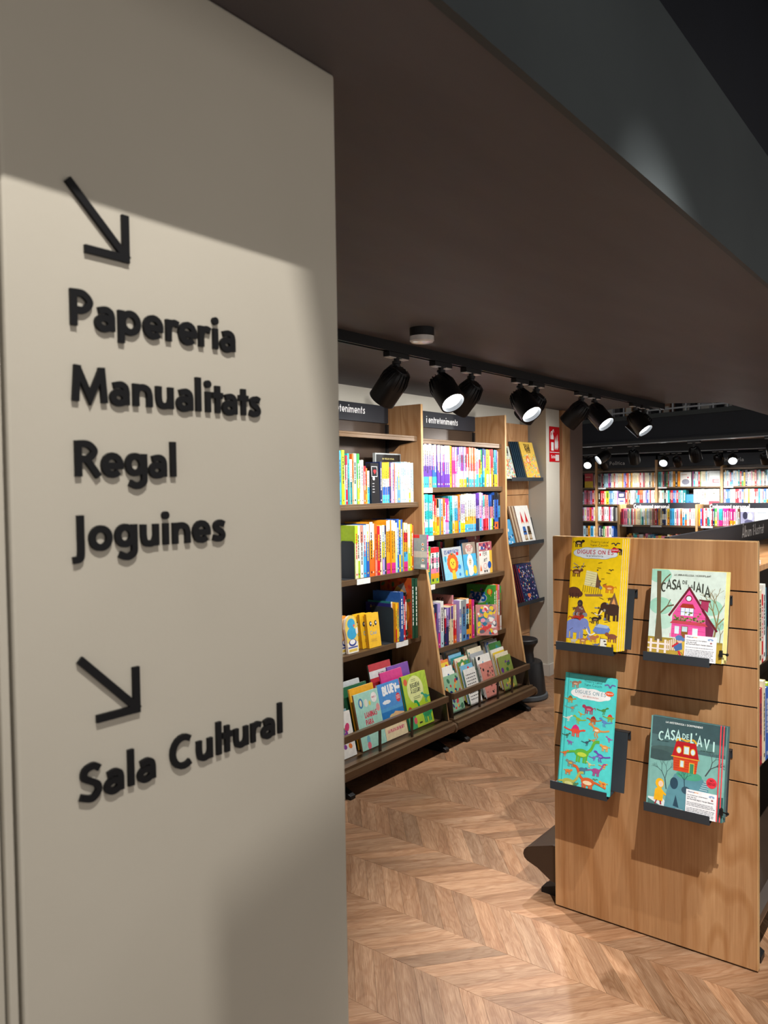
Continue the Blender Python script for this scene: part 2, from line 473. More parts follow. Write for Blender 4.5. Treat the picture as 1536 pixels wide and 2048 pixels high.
class Plane2:
    """a drawing surface: u to the right, v up, pieces lie a hair proud of it"""
    def __init__(s, mb, org, U, V, N, lift=4e-6, base=1e-4):
        s.mb = mb; s.o = Vector(org); s.U = Vector(U); s.V = Vector(V); s.N = Vector(N); s.k = base; s.lift = lift; s.clip = None
    def emit(s, pts, cc):
        if s.clip:
            u0, v0, u1, v1 = s.clip
            for ax, lim, sg in ((0, u0, 1), (0, u1, -1), (1, v0, 1), (1, v1, -1)):
                out = []
                for i in range(len(pts)):
                    a, b = pts[i - 1], pts[i]
                    da, db = sg * (a[ax] - lim), sg * (b[ax] - lim)
                    if (da < 0) != (db < 0):
                        t = da / (da - db); out.append((a[0] + (b[0] - a[0]) * t, a[1] + (b[1] - a[1]) * t))
                    if db >= 0: out.append(b)
                pts = out
                if len(pts) < 3: return
        s.mb.face([s.P(*p) for p in pts], cc)
    def P(s, u, v):
        return s.o + s.U * u + s.V * v + s.N * s.k
    def poly(s, pts, col):
        s.k += s.lift
        s.emit(list(pts), pc(col) if isinstance(col, str) else col)
    def rect(s, u0, v0, u1, v1, col):
        s.poly([(u0, v0), (u1, v0), (u1, v1), (u0, v1)], col)
    def ell(s, cx, cy, rx, ry, col, n=18, rot=0):
        c, d = math.cos(rot), math.sin(rot)
        s.poly([(cx + rx * math.cos(2 * PI * i / n) * c - ry * math.sin(2 * PI * i / n) * d, cy + rx * math.cos(2 * PI * i / n) * d + ry * math.sin(2 * PI * i / n) * c) for i in range(n)], col)
    def line(s, path, col, w):
        s.k += s.lift
        L_, R_ = ribbon(path, w)
        cc = pc(col) if isinstance(col, str) else col
        for i in range(len(path) - 1):
            s.emit([R_[i], R_[i + 1], L_[i + 1], L_[i]], cc)
    def text(s, t, u, v, h, col, w=.14, align='l', gap=.1, sx=1.0, arc=0.0, tilt=0.0):
        tw = text_width(t, gap) * h * sx
        if align == 'c': u -= tw / 2
        elif align == 'r': u -= tw
        u0 = u
        for ch in t:
            gw, st = GL[ch]
            tt = ((u + gw * h * sx / 2) - u0) / tw * 2 - 1 if tw else 0
            dv = -arc * tt * tt * h
            sh = tilt * tt
            for p in st:
                s.line([(u + x * h * sx + sh * y * h, v + dv + y * h) for x, y in p], col, w * h)
            u += (gw + gap) * h * sx

def solid_strokes(mb, paths, org, U, V, N, size, w, depth, col=(1, 1, 1, 1)):
    org = Vector(org); U = Vector(U); V = Vector(V); N = Vector(N)
    for j, p in enumerate(paths):
        L_, R_ = ribbon(p, w)
        d = depth + j * 2e-5
        P = lambda q, k: org + U * (q[0] * size) + V * (q[1] * size) + N * k
        n = len(p)
        for i in range(n - 1):
            mb.face([P(R_[i], d), P(R_[i + 1], d), P(L_[i + 1], d), P(L_[i], d)], col)
            mb.face([P(L_[i], d), P(L_[i + 1], d), P(L_[i + 1], 0), P(L_[i], 0)], col)
            mb.face([P(R_[i + 1], d), P(R_[i], d), P(R_[i], 0), P(R_[i + 1], 0)], col)
            mb.face([P(L_[i], 0), P(L_[i + 1], 0), P(R_[i + 1], 0), P(R_[i], 0)], col)
        mb.face([P(L_[0], d), P(L_[0], 0), P(R_[0], 0), P(R_[0], d)], col)
        mb.face([P(R_[-1], d), P(R_[-1], 0), P(L_[-1], 0), P(L_[-1], d)], col)

# ================================================================== the setting
def wpart(mb, name, mat, root, **k):
    """a part given in room coordinates, hung under a root that is only translated"""
    l = root.location
    mb.v = [(a - l[0], b - l[1], c - l[2]) for a, b, c in mb.v]
    return mb.build(name, mat, parent=root, **k)

CEIL = 2.25
floor = struct('floor', bx(-2.5, 14.4, -4.0, 9.0, -0.06, -0.005), 'underfloor')
# chevron boards: rows run along y, 0.25 m wide, boards at about 41 degrees
def plank_geo(k, j):
    x0 = 2.10 + 0.25 * k; x1 = x0 + 0.25
    pit, rise, g = 0.0875, 0.217, 0.0004
    base = 2.045 + pit * j
    if k % 2 == 0:
        ya, yb = base, base - rise
    else:
        ya, yb = base - rise, base
    return [(x0 + g, ya + g), (x1 - g, yb + g), (x1 - g, yb + pit - g), (x0 + g, ya + pit - g)]
def add_plank(v, f, uv, cs, loop, z0, z1):
    n = len(v)
    v += [(x, y, z0) for x, y in loop] + [(x, y, z1) for x, y in loop]
    fs = [(n + 4, n + 5, n + 6, n + 7), (n, n + 1, n + 5, n + 4), (n + 1, n + 2, n + 6, n + 5), (n + 2, n + 3, n + 7, n + 6), (n + 3, n, n + 4, n + 7)]
    f += fs
    d = Vector((loop[1][0] - loop[0][0], loop[1][1] - loop[0][1])).normalized()
    ou, ov = RND.uniform(0, 40), RND.uniform(0, 40)
    t = RND.uniform(0.74, 1.10); w = RND.uniform(-0.03, 0.05)
    c = (min(t + w, 1.15), t, t - w, 1)
    for q in fs:
        for i in q:
            x, y, _ = v[i]
            uv += [x * d.x + y * d.y + ou, -x * d.y + y * d.x + ov]
            cs += list(c)
def plank_obj(name, v, f, uv, cs):
    me = bpy.data.meshes.new(name)
    me.from_pydata(v, [], f)
    ul = me.uv_layers.new(name='grain'); ul.data.foreach_set('uv', uv)
    ca = me.color_attributes.new('Col', 'FLOAT_COLOR', 'CORNER'); ca.data.foreach_set('color', cs)
    me.materials.append(M['plank']); me.update()
    o = bpy.data.objects.new(name, me); COL.objects.link(o); o.parent = floor
    return o
cells = []
for k in range(-8, 26):
    for j in range(-46, 16):
        lp = plank_geo(k, j)
        cx = sum(p[0] for p in lp) / 4; cy = sum(p[1] for p in lp) / 4
        if -1.4 < cy < 3.2 and cx > 0.1:
            seen = 0.24 < cy / cx < 0.90 and cx * .79 + cy * .61 > 2.05 and cy < 2.85
            cells.append((0 if seen else 1, cx * cx + cy * cy, lp))
cells.sort(key=lambda c: (c[0], c[1]))
for s_, d_, lp in cells[:300]:
    v, f, uv, cs = [], [], [], []
    add_plank(v, f, uv, cs, lp, -0.005, 0.0 + RND.uniform(-.0002, .0002))
    plank_obj('floor_board', v, f, uv, cs)
v, f, uv, cs = [], [], [], []
for s_, d_, lp in cells[300:]:
    add_plank(v, f, uv, cs, lp, -0.005, 0.0)
tag(plank_obj('floor_board_field', v, f, uv, cs), kind='stuff')
struct('floor_far', bx(8.5, 14.4, -4.0, 9.0, -0.005, 0.0), 'farfloor')

# left sign wall (a short pier) and what stands left of it
struct('wall_left', bx(0.421, 0.958, 0.824, 1.45, 0, CEIL), 'wall', bevel=0.004)
struct('trim_1', bx(0.4065, 0.4165, 0.826, 0.86, 0, CEIL), 'wall', bevel=0.002)
struct('trim_2', bx(0.395, 0.4045, 0.832, 0.86, 0, CEIL), 'wall', bevel=0.001)
struct('wall_front', bx(-2.5, 0.3935, 0.828, 1.0, 0, CEIL), 'wall')
# wall behind the bookcases, the pier with the red sign and the timber portal
struct('wall_back', bx(-2.5, 6.60, 3.20, 3.35, 0, CEIL), 'wall2')
struct('wall_pier', bx(6.07, 6.325, 2.955, 3.20, 0, CEIL), 'wall2', bevel=0.004)
bb = MB()
bb.box(6.062, 6.325, 2.943, 2.955, 0, 0.10); bb.box(6.058, 6.07, 2.943, 3.20, 0, 0.10)
struct('baseboard_pier', bb, 'base', bevel=0.002)
struct('baseboard_back', bx(5.20, 6.05, 3.188, 3.20, 0, 0.10), 'base')
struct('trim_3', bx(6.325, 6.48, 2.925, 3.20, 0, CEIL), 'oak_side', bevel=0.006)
struct('trim_4', bx(6.48, 6.50, 2.955, 3.20, 0, CEIL), 'blackm')
struct('trim_5', bx(6.50, 6.775, 2.94, 3.20, 0, CEIL), 'portal', bevel=0.004)

# ceilings: the low soffit with its notched far end, the fascia, the black upper ceiling
loop = [(-2.5, 0.60), (9.0, 0.60), (9.0, 1.71), (6.72, 1.71), (6.45, 2.06), (6.58, 2.60), (6.78, 3.35), (-2.5, 3.35)]
mb = MB(); mb.prism([(x, y, CEIL) for x, y in loop], [(x, y, CEIL + 0.12) for x, y in loop])
struct('ceiling', mb, 'ceil')
struct('trim_6', bx(-2.5, 9.0, 0.585, 0.60, CEIL - 0.001, 2.66), 'fascia')
struct('ceiling_upper', bx(-2.5, 9.0, -4.0, 0.70, 3.60, 3.66), 'black')
struct('trim_9', bx(-2.5, 9.0, 0.66, 0.70, CEIL + .12, 3.60), 'black')
struct('trim_10', bx(-2.5, 9.0, 0.60, 0.66, 2.62, 2.66), 'black')
struct('ceiling_void', bx(6.0, 14.4, -4.0, 9.0, 3.45, 3.55), 'black')
struct('ceiling_far', bx(11.1, 14.4, -1.0, 9.0, 2.235, 2.30), 'ceil')
struct('wall_far', bx(13.86, 14.1, -4.0, 9.0, 0, 3.5), 'black')
struct('wall_side', bx(6.6, 14.1, 8.8, 9.0, 0, 3.5), 'wall2')

# dark beam across the far room, turned 15 degrees, and the gallery above it
BD = Vector((0.677, 2.678, 0)).normalized(); BN = Vector((-BD.y, BD.x, 0)) * -1
B0 = Vector((10.375, 2.144, 0))
def beam_pt(t, off, z):
    p = B0 + BD * t - BN * 0 + BN * off
    return (p.x, p.y, z)
def beam_box(mb, t0, t1, o0, o1, z0, z1):
    lo = [beam_pt(t0, o0, z0), beam_pt(t0, o1, z0), beam_pt(t1, o1, z0), beam_pt(t1, o0, z0)]
    mb.prism(lo, [(a, b, z1) for a, b, c in lo])
mb = MB(); beam_box(mb, -3, 6.5, 0.0, 0.35, 2.20, 2.50); struct('ceiling_beam', mb, 'beam')
mb = MB(); beam_box(mb, -3, 6.5, -0.03, 0.9, 2.50, 2.56); struct('trim_7', mb, 'fascia')

rail = thing('gallery_railing', 'pale metal gallery railing above the dark beam in the far room', 'railing', beam_pt(0, 0.02, 2.56))
for k in range(26):
    t = -1.4 + 0.19 * k
    mb = MB(); beam_box(mb, t, t + 0.022, 0.01, 0.03, 2.56, 2.98)
    wpart(mb, 'baluster', 'rail', rail)
for z in (2.60, 2.98):
    mb = MB(); beam_box(mb, -1.6, 3.6, 0.0, 0.035, z, z + 0.02)
    wpart(mb, 'top_rail' if z > 2.8 else 'bottom_rail', 'rail', rail)

# ================================================================== lettering on the pier
ARW = [[(0.03, .985), (.95, .065)], [(.94, .0), (.94, .70)], [(.24, .06), (1.0, .06)]]
def wall_word(letters, zb, label, cap=0.041):
    w = thing('wall_lettering', label, 'lettering', (letters[0][1], 0.824, zb), group='black raised words on the beige sign wall')
    for ch, x in letters:
        if ch == ' ': continue
        m = MB()
        st = GL[ch][1]
        bodies = [p for p in st]
        if ch in 'ij':
            cx, cy = (st[-1][0][0] + st[-1][1][0]) / 2, st[-1][0][1]
            bodies = st[:-1]
            ring = [(x + (cx + .125 * math.cos(2 * PI * i / 20)) * cap, zb + (cy + .125 * math.sin(2 * PI * i / 20)) * cap) for i in range(20)]
            m.prism([(a, .824, b) for a, b in ring], [(a, .824 - .0046, b) for a, b in ring])
        solid_strokes(m, bodies, (x, 0.824, zb), (1, 0, 0), (0, 0, 1), (0, -1, 0), cap, 0.195, 0.0046)
        m.v = [(a - letters[0][1], b - 0.824, c - zb) for a, b, c in m.v]
        m.build('letter', 'letter', parent=w)
def zipx(t, xs):
    return list(zip(t, xs))
wall_word(zipx('Papereria', [.4945, .5252, .5557, .5902, .6239, .6429, .6755, .6992, .7119]), 1.7890, "raised black word reading Papereria on the beige sign wall")
wall_word(zipx('Manualitats', [.4931, .5426, .5738, .6068, .6380, .6683, .6845, .6966, .7135, .7425, .7605]), 1.7040, "raised black word reading Manualitats on the beige sign wall")
wall_word(zipx('Regal', [.4955, .5285, .5604, .5944, .6260]), 1.6185, "raised black word reading Regal on the beige sign wall")
wall_word(zipx('Joguines', [.4895, .5103, .5441, .5799, .6126, .6272, .6586, .6910]), 1.5335, "raised black word reading Joguines on the beige sign wall")
wall_word(zipx('SalaCultural', [.4882, .5223, .5540, .5675, .6152, .6577, .6905, .7010, .7215, .7529, .7732, .8055]), 1.2458, "raised black words reading Sala Cultural low on the beige sign wall")
for zb, lab in ((1.8737, 'black arrow pointing down right above the word Papereria'), (1.3325, 'black arrow pointing down right above the words Sala Cultural')):
    m = MB()
    solid_strokes(m, [[(0.0, .0775 + .0), (.0765, .0035)], [(.0735, 0), (.0735, .056)], [(.0195, .0048), (.078, .0048)]], (0.4950, 0.824, zb), (1, 0, 0), (0, 0, 1), (0, -1, 0), 1.0, 0.0092, 0.0046)
    a = m.build('wall_arrow', 'letter')
    l0 = Vector((0.495, 0.824, zb))
    for vv in a.data.vertices: vv.co -= l0
    a.location = l0
    tag(a, lab, 'arrow', 'black arrows on the sign wall')

# ================================================================== track spotlights
def spotlight(loc, aim, energy, label, group, size=92, lens='lens', s=1.0, name='track_spotlight', axis=(1, 0, 0), blend=0.9, rad=0.035):
    """loc: underside of the track. The head hangs below it and shines along aim."""
    aim = Vector(aim).normalized()
    r = thing(name, label, 'spotlight', loc, group=group)
    A = Vector(axis).normalized(); B = Vector((-A.y, A.x, 0))
    m = MB(); T = Matrix((( A.x, B.x, 0, 0), (A.y, B.y, 0, 0), (0, 0, 1, 0), (0, 0, 0, 1)))
    m.box(-.075 * s, .075 * s, -.018 * s, .018 * s, -.022 * s, .0, T=T)
    ad = m.build('track_adapter', 'blackm', parent=r, bevel=0.002)
    m = MB(); m.box(-.072 * s, -.022 * s, -.015 * s, .015 * s, -.026 * s, -.0225 * s, T=T); m.box(.022 * s, .072 * s, -.015 * s, .015 * s, -.026 * s, -.0225 * s, T=T)
    m.build('cover_strip', 'strip', parent=ad)
    m = MB(); m.lathe([(.016 * s, -.075 * s), (.016 * s, -.05 * s), (.021 * s, -.048 * s), (.021 * s, -.036 * s), (.013 * s, -.034 * s), (.013 * s, -.022 * s)], 16)
    m.tube((-.026 * s, 0, -.066 * s), (.026 * s, 0, -.066 * s), .007 * s, 8)
    m.build('stem', 'blackm', parent=r, smooth=True)
    Q = aim.to_track_quat('Z', 'Y').to_matrix().to_4x4()
    org = Vector((0, 0, -.105 * s)) + aim * 0.045 * s
    m = MB(); m.lathe([(.030 * s, -.085 * s), (.046 * s, -.072 * s), (.063 * s, -.025 * s), (.064 * s, .0), (.064 * s, .085 * s), (.060 * s, .087 * s), (.057 * s, .085 * s), (.055 * s, .055 * s)], 32, caps=False)
    m.face([(.030 * s * math.cos(-2 * PI * i / 16), .030 * s * math.sin(-2 * PI * i / 16), -.085 * s) for i in range(16)])
    hd = m.build('lamp_head', 'blackm', parent=r, smooth=True)
    hd.matrix_local = Matrix.Translation(org) @ Q
    m = MB()
    for i in range(18):
        a = 2 * PI * i / 18
        T2 = Matrix.Rotation(a, 4, 'Z')
        m.prism([T2 @ Vector(p) for p in ((.040 * s, -.0015 * s, -.084 * s), (.052 * s, -.0015 * s, -.076 * s), (.0655 * s, -.0015 * s, -.03 * s), (.0655 * s, -.0015 * s, -.006 * s), (.060 * s, -.0015 * s, -.006 * s))],
                [T2 @ Vector(p) for p in ((.040 * s, .0015 * s, -.084 * s), (.052 * s, .0015 * s, -.076 * s), (.0655 * s, .0015 * s, -.03 * s), (.0655 * s, .0015 * s, -.006 * s), (.060 * s, .0015 * s, -.006 * s))])
    m.build('cooling_fins', 'lampgrey', parent=hd)
    m = MB(); m.lathe([(.0565 * s, .082 * s), (.0645 * s, .082 * s), (.0645 * s, .0885 * s), (.0565 * s, .0885 * s), (.0565 * s, .082 * s)], 32, caps=False)
    m.build('front_ring', 'lampgrey', parent=hd, smooth=True)
    m = MB(); m.lathe([(.056 * s, .060 * s), (.056 * s, .064 * s)], 32)
    m.build('lens', lens, parent=hd)
    ld = bpy.data.lights.new(name + '_light', 'SPOT')
    ld.energy = energy; ld.color = LAMP; ld.spot_size = math.radians(size); ld.spot_blend = blend; ld.shadow_soft_size = rad
    lo = bpy.data.objects.new('lamp_light', ld); COL.objects.link(lo); lo.parent = r
    lo.matrix_local = Matrix.Translation(org + aim * 0.095 * s) @ aim.to_track_quat('-Z', 'Y').to_matrix().to_4x4()
    r['lens_at'] = tuple(Vector(loc) + org + aim * 0.095 * s)
    return r

TY, TZ = 2.12, 2.205
tr = thing('lighting_track', 'black lighting track along the low ceiling above the bookcases', 'light track', (2.2, TY, TZ))
wpart(bx(1.2, 6.45, TY - .018, TY + .018, TZ + .006, CEIL), 'track_body', 'blackm', tr)
for yy in (-.018, .012):
    wpart(bx(1.2, 6.45, TY + yy, TY + yy + .006, TZ, TZ + .006), 'track_lip', 'lampgrey', tr)
wpart(bx(6.45, 6.465, TY - .020, TY + .020, TZ, CEIL), 'end_cap', 'lampgrey', tr)
GS = 'spotlights on the track above the bookcases'
spotlight((2.86, TY, TZ), (.10, .72, -.69), E_SHELF, 'leftmost dark track spotlight, turned to the left bookcase', GS, size=140, blend=1.0)
spotlight((3.22, TY, TZ), (-.20, -.62, -.72), E_AISLE, 'lit track spotlight facing the aisle, nearest the smoke detector', GS)
spotlight((3.50, TY, TZ), (.10, .72, -.69), E_SHELF, 'dark track spotlight just right of the first lit one', GS, size=140, blend=1.0)
spotlight((4.03, TY, TZ), (-.18, -.62, -.74), E_AISLE, 'second lit track spotlight facing the aisle, mid track', GS)
spotlight((4.23, TY, TZ), (.10, .72, -.69), E_SHELF, 'dark track spotlight tucked behind the second lit one', GS, size=140, blend=1.0)
spotlight((4.87, TY, TZ), (.02, .74, -.67), E_SHELF, 'dark track spotlight above the red fire extinguisher sign', GS, size=140, blend=1.0)
spotlight((5.08, TY, TZ), (-.12, -.66, -.72), E_AISLE, 'third lit track spotlight, touching a dark one on its left', GS)
spotlight((5.84, TY, TZ), (-.10, -.62, -.74), E_AISLE, 'fourth lit track spotlight, nearest the track end', GS)
spotlight((6.04, TY, TZ), (-.25, .68, -.72), E_SHELF * .65, 'dark track spotlight half hidden behind the fourth lit one', GS, size=140, blend=1.0)

# upper track beyond the fascia, above the camera's right
UY, UZ = -0.125, 3.33
ut = thing('lighting_track', 'black lighting track on the upper ceiling beyond the grey fascia', 'light track', (0, UY, UZ))
wpart(bx(-1.5, 6.5, UY - .018, UY + .018, UZ, 3.60), 'track_body', 'blackm', ut)

# ================================================================== bookcases on the back wall
YB, YF = 3.10, 2.835          # back plane and upper front edge of a bookcase
XA, XB = 4.07, 5.145          # divider faces seen from the aisle
def side_profile(x0, x1):
    pr = [(YB + .06, .12), (2.668, .12), (2.664, .15), (2.69, .30), (2.742, .62), (2.792, .98), (2.822, 1.14), (2.833, 1.26), (2.836, 1.40), (2.836, 2.125), (YB + .06, 2.125)]
    return [(x0, y, z) for y, z in pr], [(x1, y, z) for y, z in pr]
def bookcase(x0, x1, label, shelves, header, hx0, hz0, tray_bars):
    r = thing('bookcase', label, 'bookcase', (x0, 2.85, 0), group='oak sided bookcases along the back wall')
    a, b = side_profile(x1, x1 + .022)
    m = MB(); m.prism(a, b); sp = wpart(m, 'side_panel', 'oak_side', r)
    # pale edge band on the front of the side panel
    prof = [(2.668, .12), (2.664, .15), (2.69, .30), (2.742, .62), (2.792, .98), (2.822, 1.14), (2.833, 1.26), (2.836, 1.40), (2.836, 2.125)]
    m = MB()
    for (ya, za), (yb, zb) in zip(prof, prof[1:]):
        m.prism([(x1 + .0005, ya, za), (x1 + .0005, yb, zb), (x1 + .0005, yb - .0015, zb), (x1 + .0005, ya - .0015, za)], [(x1 + .0215, ya, za), (x1 + .0215, yb, zb), (x1 + .0215, yb - .0015, zb), (x1 + .0215, ya - .0015, za)])
    l = r.location; m.v = [(p[0] - l[0], p[1] - l[1], p[2] - l[2]) for p in m.v]
    m.build('edge_band', 'edge', parent=sp)
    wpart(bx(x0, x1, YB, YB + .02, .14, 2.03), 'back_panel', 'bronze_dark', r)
    wpart(bx(x1 - .022, x1 - .001, YB - .014, YB, .14, 2.01), 'upright', 'blackm', r)
    for i, (z, yf, strips) in enumerate(shelves):
        m = MB()
        m.box(x0, x1 - .004, yf, YB - .002, z - .012, z)
        m.box(x0, x1 - .004, yf, yf + .012, z - .032, z - .012)
        sh = wpart(m, 'shelf', 'bronze', r, bevel=0.0015)
        m = MB()
        m.prism([(x1 - .006, YB - .002, z - .012), (x1 - .006, yf + .014, z - .012), (x1 - .006, yf + .014, z - .03), (x1 - .006, YB - .10, z - .05), (x1 - .006, YB - .05, z - .09), (x1 - .006, YB - .002, z - .09)],
                [(x1 - .003, YB - .002, z - .012), (x1 - .003, yf + .014, z - .012), (x1 - .003, yf + .014, z - .03), (x1 - .003, YB - .10, z - .05), (x1 - .003, YB - .05, z - .09), (x1 - .003, YB - .002, z - .09)])
        l = r.location; m.v = [(p[0] - l[0], p[1] - l[1], p[2] - l[2]) for p in m.v]
        m.build('bracket', 'bronze_dark', parent=sh)
        for sx, sw in strips:
            m = MB(); m.box(sx, sx + sw, yf - .003, yf - .0004, z - .034, z - .002, pc('white'))
            m.v = [(p[0] - l[0], p[1] - l[1], p[2] - l[2]) for p in m.v]
            m.build('price_strip', 'print', parent=sh)
    hb = wpart(bx(x0, x1 - .025, 3.072, 3.084, 2.015, 2.125), 'header_sign', 'sign', r)
    m = MB(); pl = Plane2(m, (0, 3.072, 0), (1, 0, 0), (0, 0, 1), (0, -1, 0))
    pl.text(header, hx0, hz0, .048, 'white', .14, 'r', gap=.10, sx=.80)
    l = r.location; m.v = [(p[0] - l[0], p[1] - l[1], p[2] - l[2]) for p in m.v]
    m.build('lettering', 'signw', parent=hb)
    # tray at the bottom: back slope, base rail, front rail, bars, feet
    m = MB()
    m.prism([(x0, 2.625, .165), (x0, 3.09, .165), (x0, 3.09, .15), (x0, 2.625, .15)], [(x1 - .004, 2.625, .165), (x1 - .004, 3.09, .165), (x1 - .004, 3.09, .15), (x1 - .004, 2.625, .15)])
    wpart(m, 'tray_floor', 'bronze', r)
    m = MB()
    pr = [(2.612, .098), (2.640, .085), (2.665, .085), (2.665, .15), (2.60, .15), (2.600, .115)]
    m.prism([(x0, y, z) for y, z in pr], [(x1 - .004, y, z) for y, z in pr])
    wpart(m, 'base_rail', 'bronze', r, bevel=0.003)
    m = MB(); m.box(x0 + .01, x1 - .03, 2.632, 2.656, .284, .322)
    wpart(m, 'front_rail', 'bronze', r, bevel=0.002)
    for tx in tray_bars:
        m = MB(); m.prism([(tx, 2.640, .165), (tx, 2.650, .165), (tx, 2.650, .29), (tx, 2.640, .29)], [(tx + .014, 2.640, .165), (tx + .014, 2.650, .165), (tx + .014, 2.650, .29), (tx + .014, 2.640, .29)])
        wpart(m, 'tray_bar', 'bronze_dark', r)
    for ex in (x0 + .012, x1 - .030):
        m = MB(); pr = [(2.640, .165), (2.655, .32), (2.82, .37), (2.84, .165)]
        m.prism([(ex, y, z) for y, z in pr], [(ex + .003, y, z) for y, z in pr])
        wpart(m, 'tray_end', 'bronze_dark', r)
    for fx in (x0 + .10, x1 - .12):
        m = MB(); pr = [(2.60, .0), (2.60, .02), (2.75, .085), (3.08, .085), (3.08, 0)]
        m.prism([(fx, y, z) for y, z in pr], [(fx + .04, y, z) for y, z in pr])
        wpart(m, 'foot', 'blackm', r, bevel=0.003)
    m = MB(); m.tube((x1 - .004, 2.628, .118), (x1 + .016, 2.628, .118), .032, 20)
    wpart(m, 'end_cap', 'bronze', r, smooth=True)
    return r

S1 = [(1.925, 2.862, []), (1.513, 2.857, []), (1.088, 2.857, [(3.445, .12)]), (.668, 2.850, [(3.80, .12)])]
bookcase(2.96, XA, 'oak sided bookcase nearest the beige sign wall, header ending in eniments', S1, 'i entreteniments', 3.81, 2.062, [3.36, 3.66])
_b1 = [o for o in COL.objects if o.name == 'bookcase'][0]
_a, _b = side_profile(2.936, 2.958)
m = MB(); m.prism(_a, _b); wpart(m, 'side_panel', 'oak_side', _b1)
S2 = [(1.914, 2.862, []), (1.602, 2.857, [(XA + .03, .12)]), (1.293, 2.852, [(XA + .03, .12)]), (.980, 2.847, [(XA + .03, .12)]), (.556, 2.840, [(XA + .03, .12)])]
bookcase(XA + .024, XB, 'oak sided bookcase beside the ledge panel, header reading i entreteniments', S2, 'i entreteniments', 4.878, 2.046, [4.42, 4.66, 4.86])

# ================================================================== books
ORD = ['first', 'second', 'third', 'fourth', 'fifth', 'sixth', 'seventh', 'eighth', 'ninth', 'tenth', 'eleventh', 'twelfth', 'thirteenth', 'fourteenth', 'fifteenth', 'sixteenth', 'seventeenth', 'eighteenth', 'nineteenth']
def ordw(n):
    if n <= 19: return ORD[n - 1]
    t = ['twent', 'thirt', 'fort', 'fift', 'sixt', 'sevent', 'eight', 'ninet'][n // 10 - 2]
    return t + 'ieth' if n % 10 == 0 else t + 'y-' + ORD[n % 10 - 1]
TOK = re.compile(r'([a-z_]+)(?:\*(\d+))?(?::([\d.]+))?(?:@([\d.]+))?(?:/([a-z_\-]+))?$')
def parse(s, h0):
    out = []
    for t in s.split():
        c, n, w, h, d = TOK.match(t).groups()
        for i in range(int(n or 1)):
            out.append((c, float(w or 1), float(h or h0), d.split('-') if d else None))
    return out
def spine_book_mesh(T, D, H, col, bands, rnd):
    m = MB(); c = min(.0022, T * .16); pg = pc('F3EEDF'); cc = pc(col)
    m.box(0, T, 0, c, 0, H, cc)                       # spine
    m.box(0, c, c, D, 0, H, cc); m.box(T - c, T, c, D, 0, H, cc)   # boards
    m.box(c, T - c, c, D - .004, .003, H - .003, pg)  # pages
    y = -.0003
    if bands:
        n = len(bands)
        for i, b in enumerate(bands):
            z0, z1 = H * i / n, H * (i + 1) / n
            m.face([(0.0002, y, z0 + .0004), (T - .0002, y, z0 + .0004), (T - .0002, y, z1), (.0002, y, z1)], pc(b))
    # title and publisher mark as blocks of lettering
    lum = sum(pc((bands or [col])[len(bands or [col]) // 2])[:3])
    ink = pc('1B1B20') if lum > .9 else pc('F4F2EA')
    if rnd.random() < .3: ink = pc(rnd.choice(['red', 'navy', 'white', 'teal', 'yellow']))
    y = -.0006; z = H * rnd.uniform(.80, .88); end = H * rnd.uniform(.30, .45)
    u0, u1 = T * .34, T * .66
    while z > end:
        l = rnd.uniform(.006, .022) * (H / .25)
        m.face([(u0, y, z - l), (u1, y, z - l), (u1, y, z), (u0, y, z)], ink)
        z -= l + .003
    zz = H * .06
    m.face([(u0, y, zz), (u1, y, zz), (u1, y, zz + T * .4), (u0, y, zz + T * .4)], ink)
    return m
def book_row(s, a, b, front, z, h0, D, where, group, name='picture_book', facing=0, lean_last=0, jit=.012, start=1, zj=0, count_side='left'):
    """books upright along a shelf, spines out. facing 0: along x, spines to -y; 1: along y (falling), spines to -x"""
    toks = parse(s, h0)
    tot = sum(t[1] for t in toks); L_ = abs(b - a); u = 0
    for i, (c, w, h, bands) in enumerate(toks):
        T = L_ * w / tot
        h *= RND.uniform(.985, 1.015)
        m = spine_book_mesh(T - .0006, D * RND.uniform(.93, 1), h, c, bands, RND)
        lab = '%s spined book, %s from %s, %s' % (c.replace('_', ' '), ordw(i + start), count_side, where)
        j = RND.uniform(0, jit)
        if facing == 0:
            o = m.build(name, 'print', loc=(a + u, front + j, z + .0005))
        else:
            o = m.build(name, 'print', loc=(front + j, a - u, z + .0005), rot=(0, 0, -PI / 2))
        tag(o, lab, 'book', group)
        u += T
    return len(toks)

def face_book(label, loc, W, H, T, art, cover, spine=None, rotz=0.0, lean=0.0, roll=0.0, group=None, name='picture_book', mat='gloss', hard=True, page='F3EEDF'):
    """book standing with its front cover outwards (to local -y)"""
    r = thing(name, label, 'book', (loc[0], loc[1], loc[2] + T * math.sin(lean) + .0005), (-lean, roll, rotz), group)
    c = .0024 if hard else .0008
    sp = pc(spine or cover); cv = pc(cover)
    m = MB(); m.box(0, W, 0, c, 0, H, cv); m.box(0, W, T - c, T, 0, H, cv); m.box(0, c, c, T - c, 0, H, sp)
    co = m.build('cover', mat, parent=r)
    i = .004 if hard else .0006
    m = MB(); m.box(c, W - i, c, T - c, i, H - i, pc(page)); m.build('page_block', 'print', parent=r)
    if art:
        m = MB(); pl = Plane2(m, (0, 0, 0), (1, 0, 0), (0, 0, 1), (0, -1, 0)); pl.clip = (0, 0, W, H); art(pl, W, H)
        m.build('cover_print', mat, parent=co)
    return r

